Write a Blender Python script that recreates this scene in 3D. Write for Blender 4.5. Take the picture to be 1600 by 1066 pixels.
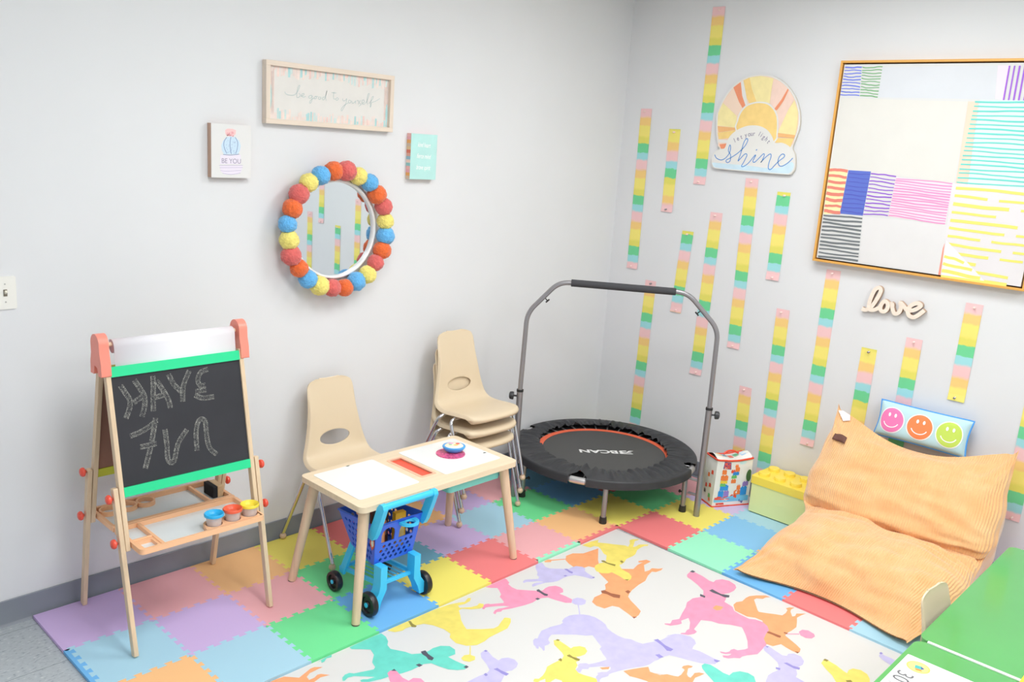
import bpy, bmesh, math, random
from mathutils import Vector, Matrix, noise
from mathutils.geometry import tessellate_polygon
R = math.radians; PI = math.pi
for o in list(bpy.data.objects): bpy.data.objects.remove(o)
SC = bpy.context.scene; COL = SC.collection
# ------------------------------------------------------------------ camera, light, exposure
cam = bpy.data.cameras.new('camera'); co = bpy.data.objects.new('camera', cam); COL.objects.link(co)
cam.sensor_width = 36; cam.lens = 36 * 1363.5 / 1600; cam.clip_start = .02
CR = [[0.691669, -0.719053, 0.0675], [-0.113667, -0.200682, -0.97304], [0.713213, 0.665349, -0.220538]]
m = Matrix(((CR[0][0], -CR[1][0], -CR[2][0]), (CR[0][1], -CR[1][1], -CR[2][1]), (CR[0][2], -CR[1][2], -CR[2][2])))
co.matrix_world = Matrix.Translation((-1.00282, -3.29613, 1.86373)) @ m.to_4x4()
SC.camera = co
SC.view_settings.view_transform = 'Standard'; SC.view_settings.look = 'None'
SC.view_settings.gamma = 1; SC.view_settings.use_curve_mapping = False
SC.view_settings.exposure = 0.15
SC.cycles.use_denoising = True
SC.cycles.max_bounces = 8; SC.cycles.diffuse_bounces = 5
w = bpy.data.worlds.new('world'); SC.world = w; w.use_nodes = True
w.node_tree.nodes['Background'].inputs[0].default_value = (.9, .95, 1, 1); w.node_tree.nodes['Background'].inputs[1].default_value = .3
FLOOR = -.014; XW = 3.41; YW = .02; CEIL = 2.86
# ceiling troffers: centre x, y, watts
TROFFERS = [(0.45, -1.95, 24), (2.15, -1.8, 23), (0.45, -4.2, 18), (1.6, -4.0, 20), (-1.6, -3.2, 15)]
TSX, TSY = .6, 1.2
LCOL = (.97, .985, 1)

# ------------------------------------------------------------------ helpers
def lin(c):
    return tuple(((v / 255) / 12.92 if v / 255 <= .04045 else ((v / 255 + .055) / 1.055) ** 2.4) for v in c)
def mix_node(nt, fac, a, b, mode='MIX'):
    n = nt.nodes.new('ShaderNodeMix'); n.data_type = 'RGBA'; n.blend_type = mode
    for sock, val in ((n.inputs[0], fac), (n.inputs[6], a), (n.inputs[7], b)):
        if hasattr(val, 'links'): nt.links.new(val, sock)
        else: sock.default_value = val if not isinstance(val, tuple) else (*val[:3], 1)
    return n.outputs[2]
def noise_node(nt, scale, detail=4, vec=None, stretch=None):
    t = nt.nodes.new('ShaderNodeTexNoise'); t.inputs['Scale'].default_value = scale; t.inputs['Detail'].default_value = detail
    c = nt.nodes.new('ShaderNodeTexCoord'); src = c.outputs['Object'] if vec is None else vec
    if stretch:
        mp = nt.nodes.new('ShaderNodeMapping'); mp.inputs['Scale'].default_value = stretch
        nt.links.new(src, mp.inputs[0]); src = mp.outputs[0]
    nt.links.new(src, t.inputs['Vector'])
    return t.outputs['Fac']
def ramp(nt, fac, stops, interp='LINEAR'):
    r = nt.nodes.new('ShaderNodeValToRGB'); r.color_ramp.interpolation = interp; e = r.color_ramp.elements
    while len(e) < len(stops): e.new(.5)
    for i, (p_, c) in enumerate(stops):
        e[i].position = p_; e[i].color = (*c, 1) if len(c) == 3 else c
    nt.links.new(fac, r.inputs[0]); return r.outputs[0]
def bump(nt, b, h, strength, dist=.002):
    n = nt.nodes.new('ShaderNodeBump'); n.inputs['Strength'].default_value = strength; n.inputs['Distance'].default_value = dist
    nt.links.new(h, n.inputs['Height']); nt.links.new(n.outputs[0], b.inputs['Normal'])
MATS = {}
def M(name, rgb=(200, 200, 200), rough=.5, metal=0, var=0, vscale=8, stretch=None, bs=0, bscale=300, bdist=.001, spec=None, trans=0, sheen=0, emit=0, alpha=1, coat=0):
    if name in MATS: return MATS[name]
    m = bpy.data.materials.new(name); m.use_nodes = True; nt = m.node_tree; b = nt.nodes['Principled BSDF']
    c = lin(rgb); m.diffuse_color = (*c, 1)
    b.inputs['Base Color'].default_value = (*c, 1); b.inputs['Roughness'].default_value = rough; b.inputs['Metallic'].default_value = metal
    if spec is not None: b.inputs['Specular IOR Level'].default_value = spec
    if trans: b.inputs['Transmission Weight'].default_value = trans
    if sheen: b.inputs['Sheen Weight'].default_value = sheen
    if coat: b.inputs['Coat Weight'].default_value = coat; b.inputs['Coat Roughness'].default_value = .08
    if alpha < 1: b.inputs['Alpha'].default_value = alpha
    if emit: b.inputs['Emission Color'].default_value = (*c, 1); b.inputs['Emission Strength'].default_value = emit
    if var:
        f = noise_node(nt, vscale, 4, None, stretch)
        lo = tuple(v * (1 - var) for v in c); hi = tuple(min(1, v * (1 + var)) for v in c)
        nt.links.new(ramp(nt, f, [(.3, lo), (.7, hi)]), b.inputs['Base Color'])
    if bs: bump(nt, b, noise_node(nt, bscale, 2), bs, bdist)
    MATS[name] = m; return m
def wood(name, rgb, axis='z', var=.10, rough=.5):
    st = {'z': (30, 30, 1.5), 'x': (1.5, 30, 30), 'y': (30, 1.5, 30)}[axis]
    return M(name, rgb, rough, var=var, vscale=2.2, stretch=st, bs=.08, bscale=60)

WPOS = {}
def base_of(vs):
    xs = [v[0] for v in vs]; ys = [v[1] for v in vs]; zs = [v[2] for v in vs]
    return Vector(((min(xs) + max(xs)) / 2, (min(ys) + max(ys)) / 2, min(zs)))
def root(name, loc, label, cat, group=None):
    o = bpy.data.objects.new(name, None); o.empty_display_size = .05; COL.objects.link(o); o.location = loc
    WPOS[o.name] = Vector(loc); tag(o, label, cat, group); return o
def tag(o, label=None, cat=None, group=None, kind=None):
    if label: o['label'] = label
    if cat: o['category'] = cat
    if group: o['group'] = group
    if kind: o['kind'] = kind
    return o
def copy_tree(o, parent=None):
    c = o.copy(); COL.objects.link(c)
    if parent: c.parent = parent
    for ch in list(o.children): copy_tree(ch, c)
    return c

class MB:
    """collects faces (with material slots and uv) into ONE mesh"""
    def __init__(s): s.v = []; s.f = []; s.mi = []; s.mats = []; s.uv = []
    def slot(s, m):
        if m not in s.mats: s.mats.append(m)
        return s.mats.index(m)
    def add(s, vs, fs, m, uvs=None):
        k = len(s.v); s.v += [tuple(v) for v in vs]; i = s.slot(m)
        for n, f in enumerate(fs):
            s.f.append([k + a for a in f]); s.mi.append(i); s.uv.append(uvs[n] if uvs else None)
    def box(s, a, b, m, mat4=None):
        (x0, y0, z0), (x1, y1, z1) = [min(p, q) for p, q in zip(a, b)], [max(p, q) for p, q in zip(a, b)]
        vs = [Vector(p) for p in ((x0, y0, z0), (x1, y0, z0), (x1, y1, z0), (x0, y1, z0), (x0, y0, z1), (x1, y0, z1), (x1, y1, z1), (x0, y1, z1))]
        if mat4: vs = [mat4 @ v for v in vs]
        s.add(vs, [(3, 2, 1, 0), (4, 5, 6, 7), (0, 1, 5, 4), (1, 2, 6, 5), (2, 3, 7, 6), (3, 0, 4, 7)], m); return s
    def bar(s, p, q, wx, wy, m, up=(1, 0, 0), w2=None):
        p, q = Vector(p), Vector(q); d = (q - p).normalized(); x = Vector(up); x = (x - d * x.dot(d)).normalized(); y = d.cross(x)
        vs = []
        for c, k in ((p, 1), (q, w2 or 1)):
            vs += [c - x * wx * k / 2 - y * wy * k / 2, c + x * wx * k / 2 - y * wy * k / 2, c + x * wx * k / 2 + y * wy * k / 2, c - x * wx * k / 2 + y * wy * k / 2]
        s.add(vs, [(3, 2, 1, 0), (4, 5, 6, 7), (0, 1, 5, 4), (1, 2, 6, 5), (2, 3, 7, 6), (3, 0, 4, 7)], m); return s
    def tube(s, pts, r, m, n=14, caps=True, closed=False):
        pts = [Vector(p) for p in pts]; N = len(pts); rr = r if isinstance(r, (list, tuple)) else [r] * N
        rings = []; prev = None
        for i, p in enumerate(pts):
            if closed: d = (pts[(i + 1) % N] - pts[i - 1]).normalized()
            else: d = (pts[min(i + 1, N - 1)] - pts[max(i - 1, 0)]).normalized()
            if prev is None:
                a = Vector((0, 0, 1)) if abs(d.z) < .9 else Vector((1, 0, 0)); x = d.cross(a).normalized()
            else: x = (prev - d * prev.dot(d)).normalized()
            prev = x; y = d.cross(x)
            rings.append([p + x * rr[i] * math.cos(2 * PI * k / n) + y * rr[i] * math.sin(2 * PI * k / n) for k in range(n)])
        vs = [v for g in rings for v in g]; fs = []
        for i in range(N if closed else N - 1):
            j = (i + 1) % N
            fs += [(i * n + k, i * n + (k + 1) % n, j * n + (k + 1) % n, j * n + k) for k in range(n)]
        if caps and not closed: fs += [tuple(reversed(range(n))), tuple((N - 1) * n + k for k in range(n))]
        s.add(vs, fs, m); return s
    def lathe(s, prof, m, c=(0, 0, 0), axis=(0, 0, 1), n=32, sx=1, sy=1, caps=True):
        q = Vector((0, 0, 1)).rotation_difference(Vector(axis)); c = Vector(c); vs = []
        for r_, z in prof: vs += [c + q @ Vector((r_ * sx * math.cos(2 * PI * k / n), r_ * sy * math.sin(2 * PI * k / n), z)) for k in range(n)]
        fs = []
        for i in range(len(prof) - 1): fs += [(i * n + k, i * n + (k + 1) % n, (i + 1) * n + (k + 1) % n, (i + 1) * n + k) for k in range(n)]
        if caps and prof[0][0] > 1e-5: fs.append(tuple(reversed(range(n))))
        if caps and prof[-1][0] > 1e-5: fs.append(tuple((len(prof) - 1) * n + k for k in range(n)))
        s.add(vs, fs, m); return s
    def prism(s, poly, to3, d, m, side=None, front=None, holes=()):
        """poly 2-D -> to3(u,v,h); extruded from h=0 to h=d; faces at h=d are the front"""
        loops = [list(poly)] + [list(h) for h in holes]; flat = [p for l in loops for p in l]
        tri = tessellate_polygon([[Vector((p[0], p[1], 0)) for p in l] for l in loops]); n = len(flat)
        vs = [to3(p[0], p[1], d) for p in flat] + [to3(p[0], p[1], 0) for p in flat]
        s.add(vs, [tuple(t) for t in tri], front or m)
        if d:
            s.add(vs, [tuple(n + a for a in reversed(t)) for t in tri], m)
            o = 0; fs = []
            for l in loops:
                k = len(l); fs += [(o + i, o + (i + 1) % k, n + o + (i + 1) % k, n + o + i) for i in range(k)]; o += k
            s.add(vs, fs, side or m)
        return s
    def flat(s, poly, to3, h, m): return s.prism(poly, lambda u, v, _: to3(u, v, h), 0, m)
    def ribbon(s, pts, wd, to3, h, m, k=4, taper=False):
        P = smooth_path(pts, k) if k > 1 else pts; n = len(P); vs = []
        for i, p in enumerate(P):
            a = P[max(i - 1, 0)]; b = P[min(i + 1, n - 1)]; dx, dy = b[0] - a[0], b[1] - a[1]; L = math.hypot(dx, dy) or 1
            ww = wd * (.35 + .65 * math.sin(PI * min(1, max(0, (i + .5) / n)))) if taper else wd
            ux, uy = -dy / L * ww / 2, dx / L * ww / 2
            vs += [to3(p[0] + ux, p[1] + uy, h), to3(p[0] - ux, p[1] - uy, h)]
        uv = [[(i / n, 0), (i / n, 1), ((i + 1) / n, 1), ((i + 1) / n, 0)] for i in range(n - 1)]
        s.add(vs, [(2 * i, 2 * i + 1, 2 * i + 3, 2 * i + 2) for i in range(n - 1)], m, uv); return s
    def text(s, txt, to3, h, m, size, at=(0, 0), rot=0, shear=0, sx=1, align='CENTER', bold=0):
        cu = bpy.data.curves.new('t', 'FONT'); cu.body = txt; cu.size = size; cu.shear = shear; cu.align_x = align; cu.align_y = 'CENTER'; cu.offset = bold
        ob = bpy.data.objects.new('t', cu); COL.objects.link(ob); dg = bpy.context.evaluated_depsgraph_get(); dg.update()
        me = ob.evaluated_get(dg).to_mesh(); c, sn = math.cos(rot), math.sin(rot); vs = []
        for v in me.vertices:
            x, y = v.co.x * sx, v.co.y; vs.append(to3(at[0] + x * c - y * sn, at[1] + x * sn + y * c, h))
        s.add(vs, [tuple(p.vertices) for p in me.polygons], m)
        ob.evaluated_get(dg).to_mesh_clear(); bpy.data.objects.remove(ob); bpy.data.curves.remove(cu); return s
    def grid(s, fn, nu, nv, m, closed_u=False, uvscale=(1, 1)):
        vs = [fn(i / (nu if closed_u else nu - 1), j / (nv - 1)) for j in range(nv) for i in range(nu)]; fs = []; uv = []
        for j in range(nv - 1):
            for i in range(nu if closed_u else nu - 1):
                i2 = (i + 1) % nu; fs.append((j * nu + i, j * nu + i2, (j + 1) * nu + i2, (j + 1) * nu + i))
                a, b = i / nu * uvscale[0], (i + 1) / nu * uvscale[0]; c, d = j / nv * uvscale[1], (j + 1) / nv * uvscale[1]
                uv.append([(a, c), (b, c), (b, d), (a, d)])
        s.add(vs, fs, m, uv); return s
    def build(s, name, parent=None, smooth=30, bevel=0, bseg=2, solid=0, soff=0, sub=0, weld=False, recalc=False, origin=None):
        o3 = origin and Vector(origin) or base_of(s.v); me = bpy.data.meshes.new(name)
        me.from_pydata([tuple(Vector(v) - o3) for v in s.v], [], s.f); me.validate(clean_customdata=False)
        for m in s.mats: me.materials.append(m)
        if len(me.polygons) == len(s.mi):
            me.polygons.foreach_set('material_index', s.mi)
            if any(s.uv):
                ul = me.uv_layers.new(name='uv')
                for p, u in zip(me.polygons, s.uv):
                    if u:
                        for k, li in enumerate(p.loop_indices): ul.data[li].uv = u[k]
        if weld or recalc:
            bm = bmesh.new(); bm.from_mesh(me)
            if weld: bmesh.ops.remove_doubles(bm, verts=bm.verts, dist=1e-5)
            bmesh.ops.recalc_face_normals(bm, faces=bm.faces); bm.to_mesh(me); bm.free()
        if smooth:
            me.polygons.foreach_set('use_smooth', [True] * len(me.polygons)); me.set_sharp_from_angle(angle=R(smooth))
        ob = bpy.data.objects.new(name, me); COL.objects.link(ob)
        if parent: ob.parent = parent; ob.location = o3 - WPOS[parent.name]
        else: ob.location = o3
        WPOS[ob.name] = o3
        if solid: md = ob.modifiers.new('solid', 'SOLIDIFY'); md.thickness = solid; md.offset = soff
        if bevel: md = ob.modifiers.new('bevel', 'BEVEL'); md.width = bevel; md.segments = bseg; md.limit_method = 'ANGLE'; md.angle_limit = R(40)
        if sub: md = ob.modifiers.new('sub', 'SUBSURF'); md.levels = sub; md.render_levels = sub
        return ob
def smooth_path(P, k=4, closed=False):
    n = len(P); out = []; D = len(P[0])
    for i in range(n if closed else n - 1):
        g = [P[(i + d) % n] if closed else P[min(max(i + d, 0), n - 1)] for d in (-1, 0, 1, 2)]
        for j in range(k):
            t = j / k
            out.append(tuple(.5 * (2 * g[1][a] + (g[2][a] - g[0][a]) * t + (2 * g[0][a] - 5 * g[1][a] + 4 * g[2][a] - g[3][a]) * t * t + (3 * g[1][a] - g[0][a] - 3 * g[2][a] + g[3][a]) * t ** 3) for a in range(D)))
    if not closed: out.append(tuple(P[-1]))
    return out
def fillet(P, r=.03, k=6):
    """round the corners of a 3-D polyline"""
    P = [Vector(p) for p in P]; out = [P[0]]
    for a, b, c in zip(P, P[1:], P[2:]):
        d1 = (a - b); d2 = (c - b); rr = min(r, d1.length * .48, d2.length * .48); p = b + d1.normalized() * rr; q = b + d2.normalized() * rr
        for j in range(k + 1):
            t = j / k; out.append(p * (1 - t) ** 2 + b * 2 * t * (1 - t) + q * t * t)
    out.append(P[-1]); return out
def rrect(x0, y0, x1, y1, r, k=6):
    out = []
    for cx, cy, a in ((x1 - r, y1 - r, 0), (x0 + r, y1 - r, 90), (x0 + r, y0 + r, 180), (x1 - r, y0 + r, 270)):
        out += [(cx + r * math.cos(R(a + 90 * j / k)), cy + r * math.sin(R(a + 90 * j / k))) for j in range(k + 1)]
    return out
def circ(cx, cy, rx, ry=None, n=28, a0=0, a1=360):
    ry = ry or rx; full = abs(a1 - a0 - 360) < 1e-6
    return [(cx + rx * math.cos(R(a0 + (a1 - a0) * i / (n if full else n - 1))), cy + ry * math.sin(R(a0 + (a1 - a0) * i / (n if full else n - 1)))) for i in range(n)]
def XY(u, v, h): return Vector((u, v, h))
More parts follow.
